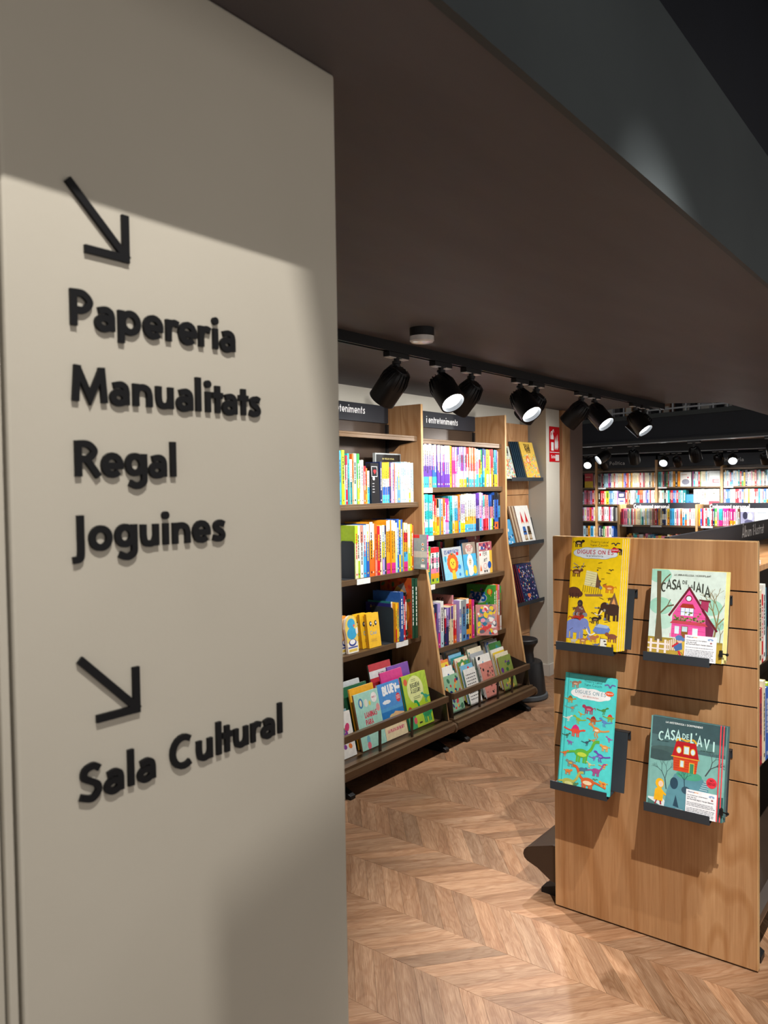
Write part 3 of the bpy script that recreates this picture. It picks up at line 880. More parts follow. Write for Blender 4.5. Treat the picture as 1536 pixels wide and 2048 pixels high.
def left_cover_book(label, x, yf, z, T, D, H, cover, spine, art=None, group=None, lean=0.0, bands=None):
    """spine-out book whose left cover shows because it stands proud of its neighbours"""
    r = thing('picture_book', label, 'book', (x, yf, z + .0005), (0, -lean, 0), group)
    c = .0024
    m = MB(); m.box(0, T, 0, c, 0, H, pc(spine)); m.box(0, c, c, D, 0, H, pc(cover)); m.box(T - c, T, c, D, 0, H, pc(cover))
    co = m.build('cover', 'gloss', parent=r)
    m = MB(); m.box(c, T - c, c, D - .004, .004, H - .004, pc('F3EEDF')); m.build('page_block', 'print', parent=r)
    m = MB(); pl = Plane2(m, (0, D, 0), (0, -1, 0), (0, 0, 1), (-1, 0, 0))
    pl.clip = (0, 0, D, H)
    if art: art(pl, D, H)
    ps = Plane2(m, (0, 0, 0), (1, 0, 0), (0, 0, 1), (0, -1, 0))
    ink = 'F4F2EA' if sum(pc(spine)[:3]) < 1.2 else '222226'
    zz = H * .86
    while zz > H * .25:
        l = RND.uniform(.01, .03); ps.rect(T * .35, zz - l, T * .65, zz, ink); zz -= l + .006
    m.build('cover_print', 'gloss', parent=co)
    return r

# ------------------------------------------------------------------ cover pictures
def critter(p, x, y, s, col, kind='quad', belly=None, flip=1):
    """small printed animal, s = body length"""
    X = lambda a, b: (x + a * s * flip, y + b * s)
    L = lambda pts, w, c=col: p.line([X(*q) for q in pts], c, w * s)
    if kind == 'sauropod':
        L(SM([(-.95, .05), (-.5, .18), (-.2, .22)]), .10); L(SM([(.2, .2), (.45, .42), (.62, .78), (.85, .84)]), .13)
        p.ell(*X(0, .18), .36 * s, .20 * s, col)
        for a in (-.2, -.08, .14, .26): L([(a, .1), (a - .02, -.25)], .10)
        if belly: p.ell(*X(.02, .12), .24 * s, .10 * s, belly)
    elif kind == 'theropod':
        L(SM([(-.8, .30), (-.4, .20), (0, .2)]), .11); p.ell(*X(.05, .24), .28 * s, .16 * s, col, rot=.35 * flip)
        L([(.2, .32), (.42, .5)], .14); p.ell(*X(.5, .54), .16 * s, .09 * s, col)
        L([(-.02, .15), (.05, -.05), (-.05, -.25)], .09); L([(.12, .15), (.2, -.05), (.12, -.25)], .08); L([(.22, .2), (.34, .12)], .05)
        if belly: p.ell(*X(.08, .2), .16 * s, .07 * s, belly)
    elif kind == 'spiny':
        p.poly([X(-.35, .25), X(-.2, .55), X(0, .66), X(.2, .52), X(.32, .25)], belly or col)
        L(SM([(-.9, .35), (-.5, .22), (-.2, .2)]), .10); p.ell(*X(0, .2), .36 * s, .16 * s, col); L([(.25, .22), (.6, .34)], .12); p.ell(*X(.62, .33), .13 * s, .07 * s, col)
        for a in (-.22, -.1, .12, .24): L([(a, .1), (a, -.2)], .09)
    elif kind == 'bird':
        L(SM([(-.5, .2), (-.2, .28), (0, .1), (.2, .3), (.5, .25)]), .12); p.ell(*X(0, .08), .12 * s, .08 * s, col)
    elif kind == 'mammoth':
        p.ell(*X(-.1, .28), .42 * s, .30 * s, col); p.ell(*X(.32, .40), .22 * s, .24 * s, col)
        L(SM([(.48, .35), (.60, .05), (.52, -.2), (.66, -.22)]), .10); L(SM([(.42, .2), (.62, -.05), (.85, .05)]), .05, belly or 'F2EBD8')
        for a in (-.40, -.22, .08, .24): L([(a, .12), (a, -.28)], .14)
    else:
        p.ell(*X(0, .2), .36 * s, .19 * s, col); p.ell(*X(.40, .34), .16 * s, .13 * s, col); L([(.2, .25), (.38, .34)], .16)
        for a in (-.28, -.14, .12, .26): L([(a, .12), (a, -.22)], .09)
        L(SM([(-.34, .22), (-.5, .3), (-.55, .15)]), .05)
        if belly: p.ell(*X(.0, .14), .2 * s, .08 * s, belly)
def cloud(p, cx, cy, w, h, col, edge=None):
    b = [(-.38, 0, .16, .34), (-.2, .1, .22, .42), (.05, .08, .26, .46), (.28, .02, .2, .40), (.4, -.04, .12, .26), (0, -.12, .4, .34), (-.2, -.18, .2, .3), (.18, -.2, .2, .28)]
    if edge:
        for x, y, a, c in b: p.ell(cx + x * w, cy + y * h, a * w + .0012, c * h + .0012, edge, 20)
    for x, y, a, c in b: p.ell(cx + x * w, cy + y * h, a * w, c * h, col, 20)
def spread(p, W, y0, y1, kinds, cols, n, smin, smax, rnd):
    rows = max(1, int(n / 3)); k = 0
    for r in range(rows):
        for c in range(3):
            if k >= n: return
            col, be = rnd.choice(cols)
            critter(p, W * (.2 + .3 * c + rnd.uniform(-.05, .05)), y0 + (y1 - y0) * (r + .4 + rnd.uniform(-.15, .15)) / rows, rnd.uniform(smin, smax), col, rnd.choice(kinds), be, rnd.choice((-1, 1)))
            k += 1

def art_yellow(p, W, H):
    crit = lambda p, x, y, s, *a: critter(p, x, y, s * 1.3, *a)
    p.rect(0, 0, .006, H, 'E0B400')
    p.text('Thierry Laval', W * .55, H * .955, .0085, '4A3A20', .12, 'c'); p.text('Yann Couvin', W * .55, H * .925, .0085, '4A3A20', .12, 'c')
    crit(p, W * .14, H * .935, .03, '2E241C', 'quad', 'D8B48A'); crit(p, W * .87, H * .935, .024, '4A4238', 'bird'); crit(p, W * .93, H * .875, .03, '2E241C', 'quad', 'C98A60', -1)
    cloud(p, W * .49, H * .86, W * .82, H * .10, 'DCE4EA', '8E9AA2')
    p.text('DIGUES ON ÉS', W * .48, H * .853, .0145, 'B8263A', .16, 'c', gap=.13); p.text('la prehistòria', W * .47, H * .828, .0075, '4A4A50', .13, 'c')
    p.ell(W * .86, H * .895, .015, .008, 'D8253A'); p.text('Jugues!', W * .86, H * .892, .0055, 'white', .16, 'c')
    rn = random.Random(4)
    # central hut
    x, y = W * .48, H * .60
    p.poly([(x - .034, y - .012), (x - .028, y + .040), (x + .012, y + .034), (x + .008, y - .018)], 'E6DFA8')
    for i in range(6): p.line([(x - .033 + .001 * i, y - .008 + .008 * i), (x + .009, y - .014 + .008 * i)], '8C8650', .0008)
    p.poly([(x + .012, y + .034), (x + .030, y - .020), (x + .008, y - .018)], '6A4A38')
    for i in range(9): p.line([(x - .036 + .008 * i, y - .012 - .001 * i), (x - .038 + .008 * i, y - .036 - .001 * i)], '4A3628', .0016)
    p.poly([(x - .03, y - .044), (x + .034, y - .04), (x + .036, y - .048), (x - .026, y - .052)], '8A6A4E')
    # stag
    crit(p, W * .13, H * .665, .034, '6A3A1E', 'quad', 'C08A5A'); p.line([(W * .18, H * .70), (W * .14, H * .745), (W * .06, H * .765)], 'A8927A', .003); p.line([(W * .19, H * .70), (W * .25, H * .74), (W * .27, H * .77)], 'A8927A', .003)
    crit(p, W * .80, H * .535, .034, 'C8701E', 'quad', 'E8B070', -1)
    p.ell(W * .10, H * .50, .026, .018, '5A3426'); p.ell(W * .21, H * .485, .013, .011, '5A3426')
    for a in (.03, .08, .15, .19): p.line([(W * a, H * .49), (W * a, H * .445)], '4A2A20', .005)
    # bone hut, tent, mammoth
    p.poly([(W * .10, H * .29), (W * .24, H * .425), (W * .40, H * .29)], '7A4A40')
    for i in range(8): p.ell(W * (.14 + .032 * i), H * .30, .006, .007, rn.choice(['8A8A94', '5A3A30', 'A86A50']))
    p.ell(W * .24, H * .40, .010, .012, '3A2E2E')
    p.poly([(W * .80, H * .405), (W * .90, H * .52), (W * .985, H * .405)], '7A5A40'); p.poly([(W * .85, H * .41), (W * .895, H * .47), (W * .935, H * .41)], 'E8A060'); p.line([(W * .79, H * .403), (W * .99, H * .403)], '2E241C', .004)
    crit(p, W * .84, H * .315, .052, '3E261C', 'mammoth', 'F0E4C0', -1)
    crit(p, W * .18, H * .235, .040, 'B8301E', 'quad', '5A2A1A'); crit(p, W * .56, H * .25, .030, '2E221C', 'quad', '8A6A50')
    crit(p, W * .20, H * .135, .062, '7C8CCB', 'mammoth', 'F0EEDC')
    p.poly([(W * .52, H * .165), (W * .58, H * .215), (W * .78, H * .225), (W * .86, H * .19), (W * .82, H * .15), (W * .60, H * .14)], '6A86C8'); p.poly([(W * .55, H * .20), (W * .64, H * .23), (W * .84, H * .215), (W * .80, H * .195)], 'A8BCE0')
    crit(p, W * .54, H * .085, .028, 'B8724A', 'quad'); crit(p, W * .90, H * .105, .036, '8A4E38', 'quad', None, -1); p.rect(W * .68, H * .03, W * .80, H * .10, 'F0EEE4'); p.line([(W * .66, H * .02), (W * .68, H * .12)], '5A3A28', .0015); p.line([(W * .67, H * .105), (W * .82, H * .10)], '5A3A28', .0015)
    crit(p, W * .34, H * .055, .026, 'B87A4A', 'quad', 'E8C08A'); crit(p, W * .15, H * .045, .020, 'C8C0B0', 'quad'); crit(p, W * .60, H * .03, .018, '6A7090', 'quad'); p.rect(W * .90, H * .02, W * .93, H * .06, '6A3A1E')
    for i in range(44):
        x, y = W * rn.uniform(.08, .92), H * rn.uniform(.05, .78)
        t = rn.random()
        if t < .4: p.ell(x, y, rn.uniform(.003, .006), rn.uniform(.002, .005), rn.choice(['7A8494', '9A948A', '5A4A3E']), 10)
        elif t < .75: p.line([(x, y), (x + rn.uniform(-.018, .018), y + rn.uniform(-.010, .010))], '4A3020', .0014)
        else: crit(p, x, y, .014, rn.choice(['6A4A30', '3A2E26', 'A86A40']), rn.choice(['quad', 'bird']))

def art_turq(p, W, H):
    p.rect(.010, 0, .0115, H, '1E7F86')
    p.text('Thierry Laval', W * .55, H * .940, .0085, '28626A', .12, 'c'); p.text('Yann Couvin', W * .55, H * .908, .0085, '28626A', .12, 'c')
    critter(p, W * .20, H * .90, .040, 'A87A62', 'quad', 'D8B496'); critter(p, W * .88, H * .915, .040, '6A6AA8', 'bird')
    cloud(p, W * .52, H * .835, W * .74, H * .10, 'F6F8F8')
    p.text('DIGUES ON ÉS', W * .51, H * .835, .0125, '2E7E96', .11, 'c', gap=.13); p.text('els dinosaures', W * .52, H * .808, .0065, 'C86A5A', .13, 'c')
    p.ell(W * .88, H * .868, .016, .009, 'EE5A22'); p.text('Jugues!', W * .88, H * .864, .0058, 'white', .16, 'c')
    cr = [(.12, .755, .04, 'B8903A', 'spiny', '8A6A2A', 1), (.16, .68, .045, '6AA8A0', 'theropod', 'E8703A', 1), (.50, .69, .060, 'A83858', 'quad', 'D87088', -1), (.78, .70, .04, '4A8A3E', 'theropod', None, 1), (.92, .645, .04, '8AA83A', 'spiny', 'D83A2A', 1),
          (.60, .60, .045, 'B8602A', 'spiny', '9A2A1E', -1), (.32, .585, .045, '9AB83A', 'theropod', None, -1), (.83, .60, .045, '5A8AC8', 'theropod', None, -1), (.10, .59, .035, 'E6E0D0', 'theropod', None, 1), (.36, .645, .025, 'C8A03A', 'theropod', None, -1),
          (.27, .475, .066, 'E8503A', 'spiny', 'D82A7A', 1), (.70, .51, .070, 'D8904A', 'theropod', 'F0E0C0', -1), (.94, .47, .03, 'A85AA8', 'theropod', None, -1), (.10, .44, .03, '4A6A58', 'theropod', None, 1), (.50, .405, .032, '3A5A6A', 'theropod', None, 1), (.63, .435, .03, 'C89A5A', 'theropod', None, 1),
          (.42, .285, .098, '62B83A', 'sauropod', 'C8E04A', 1), (.18, .385, .03, '8A6AA8', 'quad', None, -1), (.86, .39, .045, 'E8A04A', 'quad', 'F0C88A', -1), (.80, .30, .055, '6A4AB0', 'theropod', '9A7AD0', -1), (.66, .29, .03, '7A6AC0', 'theropod', None, 1), (.08, .28, .035, 'E0703A', 'theropod', None, 1),
          (.86, .235, .03, 'E89A3A', 'theropod', None, 1), (.60, .225, .03, 'D8C88A', 'theropod', None, -1), (.22, .205, .045, '8A8A7A', 'quad', 'E8B03A', -1), (.72, .175, .055, 'A84A8A', 'sauropod', None, 1), (.46, .165, .045, '4A7A94', 'quad', None, 1), (.18, .13, .04, 'E0803A', 'quad', None, 1),
          (.58, .055, .092, 'D8622A', 'sauropod', 'F0D8B0', -1), (.20, .02, .085, 'B8B85A', 'sauropod', 'D8D88A', 1), (.88, .085, .04, 'E8A83A', 'quad', 'D8402A', -1), (.34, .035, .03, '5A8A5A', 'quad', None, 1), (.72, .11, .025, '6A7A4A', 'bird', None, 1)]
    for x, y, s, c, k, b, f in cr: critter(p, W * x, H * y, s * .76, c, k, b, f)
    p.ell(W * .47, H * .055, .003, .003, 'C8507A'); p.ell(W * .47, H * .025, .003, .003, 'C8507A')

def tree(p, x, y, h, col, w, rnd, depth=4, ang=90.0):
    a = math.radians(ang); x2, y2 = x + math.cos(a) * h, y + math.sin(a) * h
    p.line([(x, y), (x2, y2)], col, w)
    if depth:
        for d in (-28, 24) + ((4,) if rnd.random() < .4 else ()):
            tree(p, x2, y2, h * rnd.uniform(.6, .8), col, w * .62, rnd, depth - 1, ang + d + rnd.uniform(-8, 8))
def review_card(label, loc, rotz, lean, lines):
    r = thing('review_card', label, 'card', loc, (-lean, 0, rotz), 'white review cards clipped to the display books')
    m = MB(); m.box(0, .098, -.0008, 0, 0, .082, pc('F2F3F6')); cd = m.build('card', 'print', parent=r)
    m = MB(); p = Plane2(m, (0, -.0008, 0), (1, 0, 0), (0, 0, 1), (0, -1, 0))
    p.text('Abacus', .005, .0735, .0046, '2A3E7A', .2)
    for i in range(3): p.ell(.0275 + .0045 * i, .0755, .0018, .0018, 'F09A2A', 8)
    y = .064
    for t in lines:
        p.text(t, .004, y, .0038, '2A2A34', .18); y -= .0062
    p.ell(.080, .072, .009, .0035, '8AA8D0'); p.ell(.080, .0695, .003, .0025, 'F2F3F6'); p.ell(.082, .0615, .0035, .0025, 'A86A6A')
    rn = random.Random(len(lines[0])); y -= .003
    while y > .004:
        u = .004
        while u < .086:
            l = rn.uniform(.003, .011); p.rect(u, y, min(u + l, .092), y + .0014, '8A8C94'); u += l + .0016
        y -= .0046 if rn.random() > .15 else .008
    m.build('card_print', 'print', parent=cd)
    return r
def binder_clip(label, loc, rotz):
    r = thing('binder_clip', label, 'clip', loc, (0, 0, rotz), 'black binder clips on the display books')
    m = MB(); m.prism([(0, -.006, -.010), (.009, -.003, -.010), (.009, .003, -.010), (0, .022, -.010)], [(0, -.006, .010), (.009, -.003, .010), (.009, .003, .010), (0, .022, .010)])
    m.build('clip_body', 'blackm', parent=r)
    m = MB(); m.tube((.008, 0, 0), (.022, -.004, 0), .0022, 8); m.lathe([(.002, -.003), (.0046, -.002), (.0046, .002), (.002, .003)], 14, T=Matrix.Translation((.024, -.005, 0)) @ Matrix.Rotation(PI / 2, 4, 'X'))
    m.build('clip_handle', 'blackm', parent=r, smooth=True)
    return r

def art_iaia(p, W, H):
    rn = random.Random(3)
    p.rect(0, 0, W, H * .22, 'B89A3E'); p.rect(0, H * .2, W, H * .225, 'A08A3A')
    p.ell(W * .15, H * .58, W * .16, H * .10, '9ED2BC'); p.ell(W * .82, H * .60, W * .16, H * .09, '9ED2BC'); p.ell(W * .9, H * .42, W * .12, H * .07, '9ED2BC'); p.ell(W * .12, H * .93, W * .16, H * .09, '9ED2BC'); p.ell(W * .2, H * .40, W * .12, H * .08, 'B8DCCB')
    # trees
    p.poly([(W * .09, H * .18), (W * .10, H * .5), (W * .07, H * .98), (W * .13, H * .98), (W * .155, H * .5), (W * .20, H * .18)], '6A5A42')
    p.line([(W * .13, H * .48), (W * .24, H * .58), (W * .33, H * .60)], '6A5A42', .005); p.line([(W * .24, H * .58), (W * .28, H * .66)], '6A5A42', .003)
    p.line([(W * .12, H * .80), (W * .20, H * .90), (W * .26, H * .95)], '6A5A42', .004)
    tree(p, W * .87, H * .21, H * .20, '8A7A4E', .006, rn, 4, 80); tree(p, W * .96, H * .22, H * .09, '8A7A5E', .003, rn, 3, 86)
    # house
    p.poly([(W * .76, H * .24), (W * .74, H * .52), (W * .88, H * .36), (W * .86, H * .23)], '7A2E4E')
    p.poly([(W * .31, H * .24), (W * .32, H * .50), (W * .53, H * .78), (W * .76, H * .50), (W * .78, H * .24)], 'E85AA0')
    for i in range(8): p.line([(W * .33, H * (.28 + .05 * i)), (W * (.76 if i < 5 else .70 - .03 * (i - 5)), H * (.275 + .05 * i))] if i < 5 else [(W * (.34 + .045 * (i - 4)), H * (.28 + .05 * i)), (W * (.72 - .045 * (i - 4)), H * (.275 + .05 * i))], 'C23A82', .0012)
    p.line([(W * .27, H * .475), (W * .53, H * .80), (W * .80, H * .475)], '6A2430', .007); p.line([(W * .72, H * .56), (W * .92, H * .34)], '6A2430', .007)
    p.poly([(W * .69, H * .60), (W * .70, H * .67), (W * .80, H * .66), (W * .79, H * .54)], 'A83A5E'); p.line([(W * .67, H * .675), (W * .82, H * .665)], '6A2430', .005)
    p.ell(W * .53, H * .685, .011, .011, '8A2430'); p.ell(W * .53, H * .683, .008, .008, 'DCEAF4')
    p.poly([(W * .41, H * .58), (W * .45, H * .625), (W * .59, H * .62), (W * .62, H * .57)], 'A83A2A')
    p.rect(W * .43, H * .49, W * .60, H * .575, 'E4EEF8')
    for i in range(4): p.line([(W * (.43 + .057 * i), H * .49), (W * (.43 + .057 * i), H * .575)], '6A7AB0', .0014)
    p.line([(W * .43, H * .53), (W * .60, H * .53)], '6A7AB0', .0014)
    for i in range(46): p.ell(W * (.33 + .42 * rn.random()), H * (.42 + .05 * rn.random() + (.06 if rn.random() < .2 else 0)), .0035, .003, rn.choice(['6A7A3A', '8A9A4A', '4A5A2E']), 7)
    p.poly([(W * .29, H * .395), (W * .33, H * .43), (W * .76, H * .42), (W * .80, H * .385)], 'C84A5A')
    p.rect(W * .36, H * .28, W * .42, H * .365, 'DCEAF4'); p.rect(W * .60, H * .275, W * .67, H * .355, 'DCEAF4'); p.rect(W * .45, H * .24, W * .54, H * .37, '8A5A2A'); p.rect(W * .46, H * .31, W * .53, H * .365, 'BFD8E0')
    for i in range(12): p.line([(W * (.30 + .04 * i), H * .235), (W * (.30 + .04 * i), H * .28)], 'D8408A', .0014)
    p.ell(W * .80, H * .235, .012, .010, '4A86A8')
    # fence and figure on a bicycle
    p.poly([(W * .40, 0), (W * .46, H * .20), (W * .58, H * .20), (W * .66, 0)], 'D2B24E')
    for i in range(3): p.rect(W * (.03 + .10 * i), H * .05, W * (.06 + .10 * i), H * .20, 'EFE2DA')
    p.rect(0, H * .14, W * .30, H * .16, 'EFE2DA'); p.rect(0, H * .085, W * .30, H * .10, 'EFE2DA')
    for i in range(5): p.rect(W * (.27 + .025 * i), H * .09, W * (.285 + .025 * i), H * (.19 + .01 * i), 'E6D4CA')
    p.line(CI(W * .455, H * .035, .008, .012), '3A2A2A', .0016); p.line(CI(W * .53, H * .075, .007, .011), 'B82A3A', .0016)
    p.poly([(W * .36, H * .13), (W * .40, H * .19), (W * .47, H * .18), (W * .48, H * .11), (W * .39, H * .085)], '4A6AA0'); p.line([(W * .43, H * .09), (W * .46, H * .03)], 'C8303A', .007)
    p.ell(W * .44, H * .215, .010, .011, 'E8B898'); p.ell(W * .43, H * .235, .012, .009, '5A7AB0'); p.ell(W * .48, H * .222, .006, .006, '5A7AB0'); p.line([(W * .34, H * .13), (W * .42, H * .18)], 'C8303A', .006)
    p.text('LA MERAVELLOSA I HORRIPILANT', W * .56, H * .935, .0056, '4A4A40', .17, 'c')
    # hand lettered title
    for ch, x, y, h in (('C', .14, .745, .030), ('A', .215, .78, .032), ('S', .285, .775, .033), ('A', .35, .78, .031), ('I', .585, .78, .029), ('A', .62, .765, .030), ('I', .70, .755, .030), ('A', .735, .715, .034)): p.text(ch, W * x, H * y, h, '3C4038', .14, sx=.60)
    p.text('DE', W * .432, H * .845, .0115, '3C4038', .14, sx=.9); p.text('LA', W * .512, H * .80, .0115, '3C4038', .14, sx=.9)
    p.text('COMBEL', W * .06, H * .03, .0046, '3A2A1A', .2)

def art_avi(p, W, H):
    rn = random.Random(8)
    p.rect(0, H * .66, W, H, '4E6E70'); p.rect(0, H * .80, W, H, '3F585C')
    p.ell(W * .28, H * .62, W * .30, H * .07, '47605F'); p.ell(W * .12, H * .58, W * .22, H * .06, '3E5556'); p.ell(W * .85, H * .74, W * .3, H * .05, '5F8480')
    p.rect(0, 0, W, H * .10, '4E7A72'); p.poly([(0, .03), (0, H * .11), (W * .22, H * .12), (W * .34, H * .02), (W * .3, 0)], 'DDE6E6'); p.poly([(W * .34, 0), (W * .45, H * .2), (W, H * .26), (W, 0)], '3A6664')
    p.rect(0, 0, .005, H, '6FA5A0')
    o0 = p.o.copy(); p.o = p.o + p.V * (-.075 * H)
    # rock
    p.poly([(W * .24, H * .10), (W * .27, H * .30), (W * .36, H * .48), (W * .50, H * .54), (W * .68, H * .52), (W * .80, H * .42), (W * .84, H * .20), (W * .7, H * .08)], '5E93A0')
    p.ell(W * .55, H * .49, W * .17, H * .05, '4FA586'); p.ell(W * .36, H * .38, .013, .019, '2E4A5C'); p.ell(W * .52, H * .33, .014, .012, '3A5464'); p.poly([(W * .36, H * .14), (W * .39, H * .26), (W * .44, H * .13)], '2E4A5C')
    tree(p, W * .50, H * .36, H * .07, '34505E', .003, rn, 3, 95)
    tree(p, W * .76, H * .52, H * .10, '4A4E52', .004, rn, 4, 60); tree(p, W * .26, H * .30, H * .11, '3A4A50', .003, rn, 4, 100)
    for i in range(8): p.rect(W * (.66 + .012 * i), H * (.30 + .022 * i), W * (.76 + .012 * i), H * (.308 + .022 * i), 'B8D4DC')
    # red house
    p.poly([(W * .34, H * .52), (W * .33, H * .68), (W * .66, H * .68), (W * .64, H * .52)], 'D24A28'); p.poly([(W * .31, H * .67), (W * .36, H * .84), (W * .62, H * .84), (W * .67, H * .67)], 'B81F26')
    for i in range(5): p.line([(W * .34, H * (.55 + .026 * i)), (W * .65, H * (.55 + .026 * i))], 'A83018', .0010)
    p.line([(W * .30, H * .67), (W * .68, H * .67)], 'E0A83A', .003); p.line(SM([(W * .35, H * .84), (W * .42, H * .87), (W * .5, H * .855), (W * .58, H * .875), (W * .63, H * .84)]), 'E0B03A', .006)
    for x in (.40, .585): p.ell(W * x, H * .745, .0085, .011, 'E0B03A'); p.ell(W * x, H * .743, .006, .0085, 'CFE4EC')
    p.rect(W * .46, H * .71, W * .54, H * .80, 'E0B03A'); p.rect(W * .47, H * .715, W * .53, H * .79, 'CFE4EC')
    p.rect(W * .42, H * .565, W * .48, H * .64, 'E0B03A'); p.rect(W * .43, H * .57, W * .47, H * .635, 'CFE4EC'); p.rect(W * .545, H * .52, W * .615, H * .63, 'E0B03A'); p.rect(W * .555, H * .52, W * .605, H * .62, '3E8A62')
    p.o = o0
    # child in a yellow raincoat
    p.poly([(W * .10, H * .09), (W * .11, H * .20), (W * .17, H * .25), (W * .23, H * .19), (W * .22, H * .085)], 'F0B41E'); p.ell(W * .17, H * .275, .014, .016, 'F0B41E'); p.ell(W * .185, H * .27, .008, .010, 'EFD2BC'); p.line([(W * .14, H * .09), (W * .12, H * .045)], 'A82A3A', .004); p.line([(W * .19, H * .09), (W * .20, H * .05)], 'A82A3A', .005); p.line([(W * .21, H * .19), (W * .26, H * .16)], 'F0B41E', .006)
    p.ell(W * .845, H * .385, .0165, .0165, 'E83A4A'); p.text('NO', W * .845, H * .40, .0058, '3A1A1A', .18, 'c'); p.text('OBRIU LES', W * .845, H * .378, .0036, '3A1A1A', .18, 'c'); p.text('FINESTRES', W * .845, H * .362, .0036, '3A1A1A', .18, 'c')
    p.text('LA MISTERIOSA I SORPRENENT', W * .45, H * .94, .0062, 'E6F0EE', .18, 'c', tilt=-.1)
    for t, x, y, h in (('C', .115, .74, .030), ('A', .20, .765, .032), ('S', .275, .765, .032), ('A', .345, .77, .032), ('L', .545, .765, .032), ("'", .61, .80, .024), ('A', .63, .745, .032), ('V', .725, .73, .032), ('I', .84, .715, .032)): p.text(t, W * x, H * y, h, 'C4EBE6', .15, sx=.62)
    p.text('DE', W * .435, H * .795, .018, 'C4EBE6', .14, sx=.8)
    p.text('MERITXELL MARTI', W * .10, H * .735, .0036, '1E2E32', .16); p.text('XAVIER SALOMO', W * .68, H * .70, .0036, '1E2E32', .16); p.text('COMBEL', W * .40, H * .03, .0046, 'E6F0EE', .2)

def blobs(cols, n, smin, smax, seed, y0=0, y1=1):
    def f(p, W, H):
        rn = random.Random(seed)
        for i in range(n):
            s = rn.uniform(smin, smax)
            x = rn.uniform(s, W - s); y = rn.uniform(H * y0 + s, H * y1 - s)
            p.ell(x, y, s, s * rn.uniform(.5, 1), rn.choice(cols), 9, rn.uniform(0, 3))
    return f
def art_joan(p, W, H):
    blobs(['7AC8C0', 'E88A9A', 'F0B83A', '8AC87A', 'E8E0D0', 'E06A4A', '6AA8D8'], 130, .004, .010, 2, .02, .68)(p, W, H)
    p.text('EN BALLA EN', W * .5, H * .90, .016, '3A2A1A', .17, 'c', sx=.8); p.text('JOAN', W * .5, H * .79, .034, '2A1E16', .22, 'c', sx=.8); p.text('PETIT', W * .55, H * .70, .028, '2A1E16', .2, 'c', sx=.8)
    p.ell(W * .36, H * .52, .030, .036, 'E8804A'); p.ell(W * .36, H * .50, .018, .018, 'F2D0B0')
def art_gnome(p, W, H):
    for k, x in enumerate((.34, .68)):
        p.poly([(W * x - .024, H * .52), (W * x - .004, H * .86), (W * x + .022, H * .52)], 'D02A30'); p.ell(W * x, H * .50, .020, .018, 'EBC3A2')
        p.ell(W * x, H * .44, .022, .028, 'EDEDED'); p.poly([(W * x - .03, H * .20), (W * x - .022, H * .43), (W * x + .022, H * .43), (W * x + .03, H * .20)], ['3E6AB0', '5A4A38'][k]); p.rect(W * x - .026, H * .27, W * x + .026, H * .30, '3A2A1A')
        p.rect(W * x - .020, H * .09, W * x - .004, H * .21, 'B8925A'); p.rect(W * x + .004, H * .09, W * x + .020, H * .21, 'B8925A'); p.ell(W * x - .012, H * .08, .012, .008, '8A6A3A'); p.ell(W * x + .012, H * .08, .012, .008, '8A6A3A')
def art_night(p, W, H):
    blobs(['E8E4F0', '8A90C8', 'D86A5A', '4AA0A8', '9A7AB8', '5A6AA8', 'C8C8E0', 'E0B05A'], 150, .003, .009, 5, .02, .97)(p, W, H)
    p.ell(W * .4, H * .16, .026, .016, 'E8805A'); p.ell(W * .12, H * .83, .013, .020, 'C8302A')
def art_lion(p, W, H):
    p.rect(0, H * .72, W, H, 'B4B8BA'); p.text('¡ES MUY FÁCIL!'.replace('¡', ''), W * .48, H * .80, .026, '1E3E86', .2, 'c', sx=.75)
    for i in range(14):
        a = 2 * PI * i / 14; p.ell(W * .47 + .050 * math.cos(a), H * .50 + .050 * math.sin(a), .020, .020, 'E0622A', 12)
    p.ell(W * .47, H * .50, .050, .050, 'E0622A', 26); p.ell(W * .47, H * .49, .037, .037, 'F2C23A', 24)
    p.ell(W * .47 - .013, H * .52, .004, .005, '241A14'); p.ell(W * .47 + .013, H * .52, .004, .005, '241A14'); p.ell(W * .47, H * .47, .008, .005, '7A3420'); p.line(SM([(W * .47 - .012, H * .43), (W * .47, H * .415), (W * .47 + .012, H * .43)]), '7A3420', .002)
    p.poly([(W * .36, 0), (W * .40, H * .28), (W * .54, H * .28), (W * .58, 0)], 'F2C23A'); p.ell(W * .80, H * .36, .018, .016, '3E86C8'); p.ell(W * .78, H * .12, .013, .011, '3E86C8'); p.ell(W * .12, H * .66, .012, .022, '3E9AB8'); p.ell(W * .76, H * .78, .016, .012, 'D02A30'); p.poly([(W * .41, H * .76), (W * .47, H * .84), (W * .53, H * .76)], '2E7A4A')
def art_alpaca(p, W, H):
    p.rect(0, H * .66, W, H, '8E7F72'); p.ell(W * .5, H * .80, W * .3, H * .16, 'C9C0B4'); p.text('DOT TO', W * .5, H * .83, .018, 'B02A3A', .2, 'c'); p.text('DOT', W * .5, H * .74, .02, 'B02A3A', .2, 'c')
    for x, y, r in ((.5, .48, .034), (.42, .40, .028), (.58, .40, .028), (.5, .30, .032), (.56, .18, .03), (.48, .14, .026)): p.ell(W * x, H * y, r, r * 1.2, 'F0EEE6')
    p.ell(W * .5, H * .43, .020, .026, 'D8C8A8'); p.ell(W * .46, H * .46, .003, .004, '2A2220'); p.ell(W * .54, H * .46, .003, .004, '2A2220'); p.ell(W * .5, H * .40, .005, .003, '4A3428'); p.ell(W * .84, H * .18, .024, .03, 'F0C83A'); p.ell(W * .16, H * .12, .014, .02, 'F0D84A')
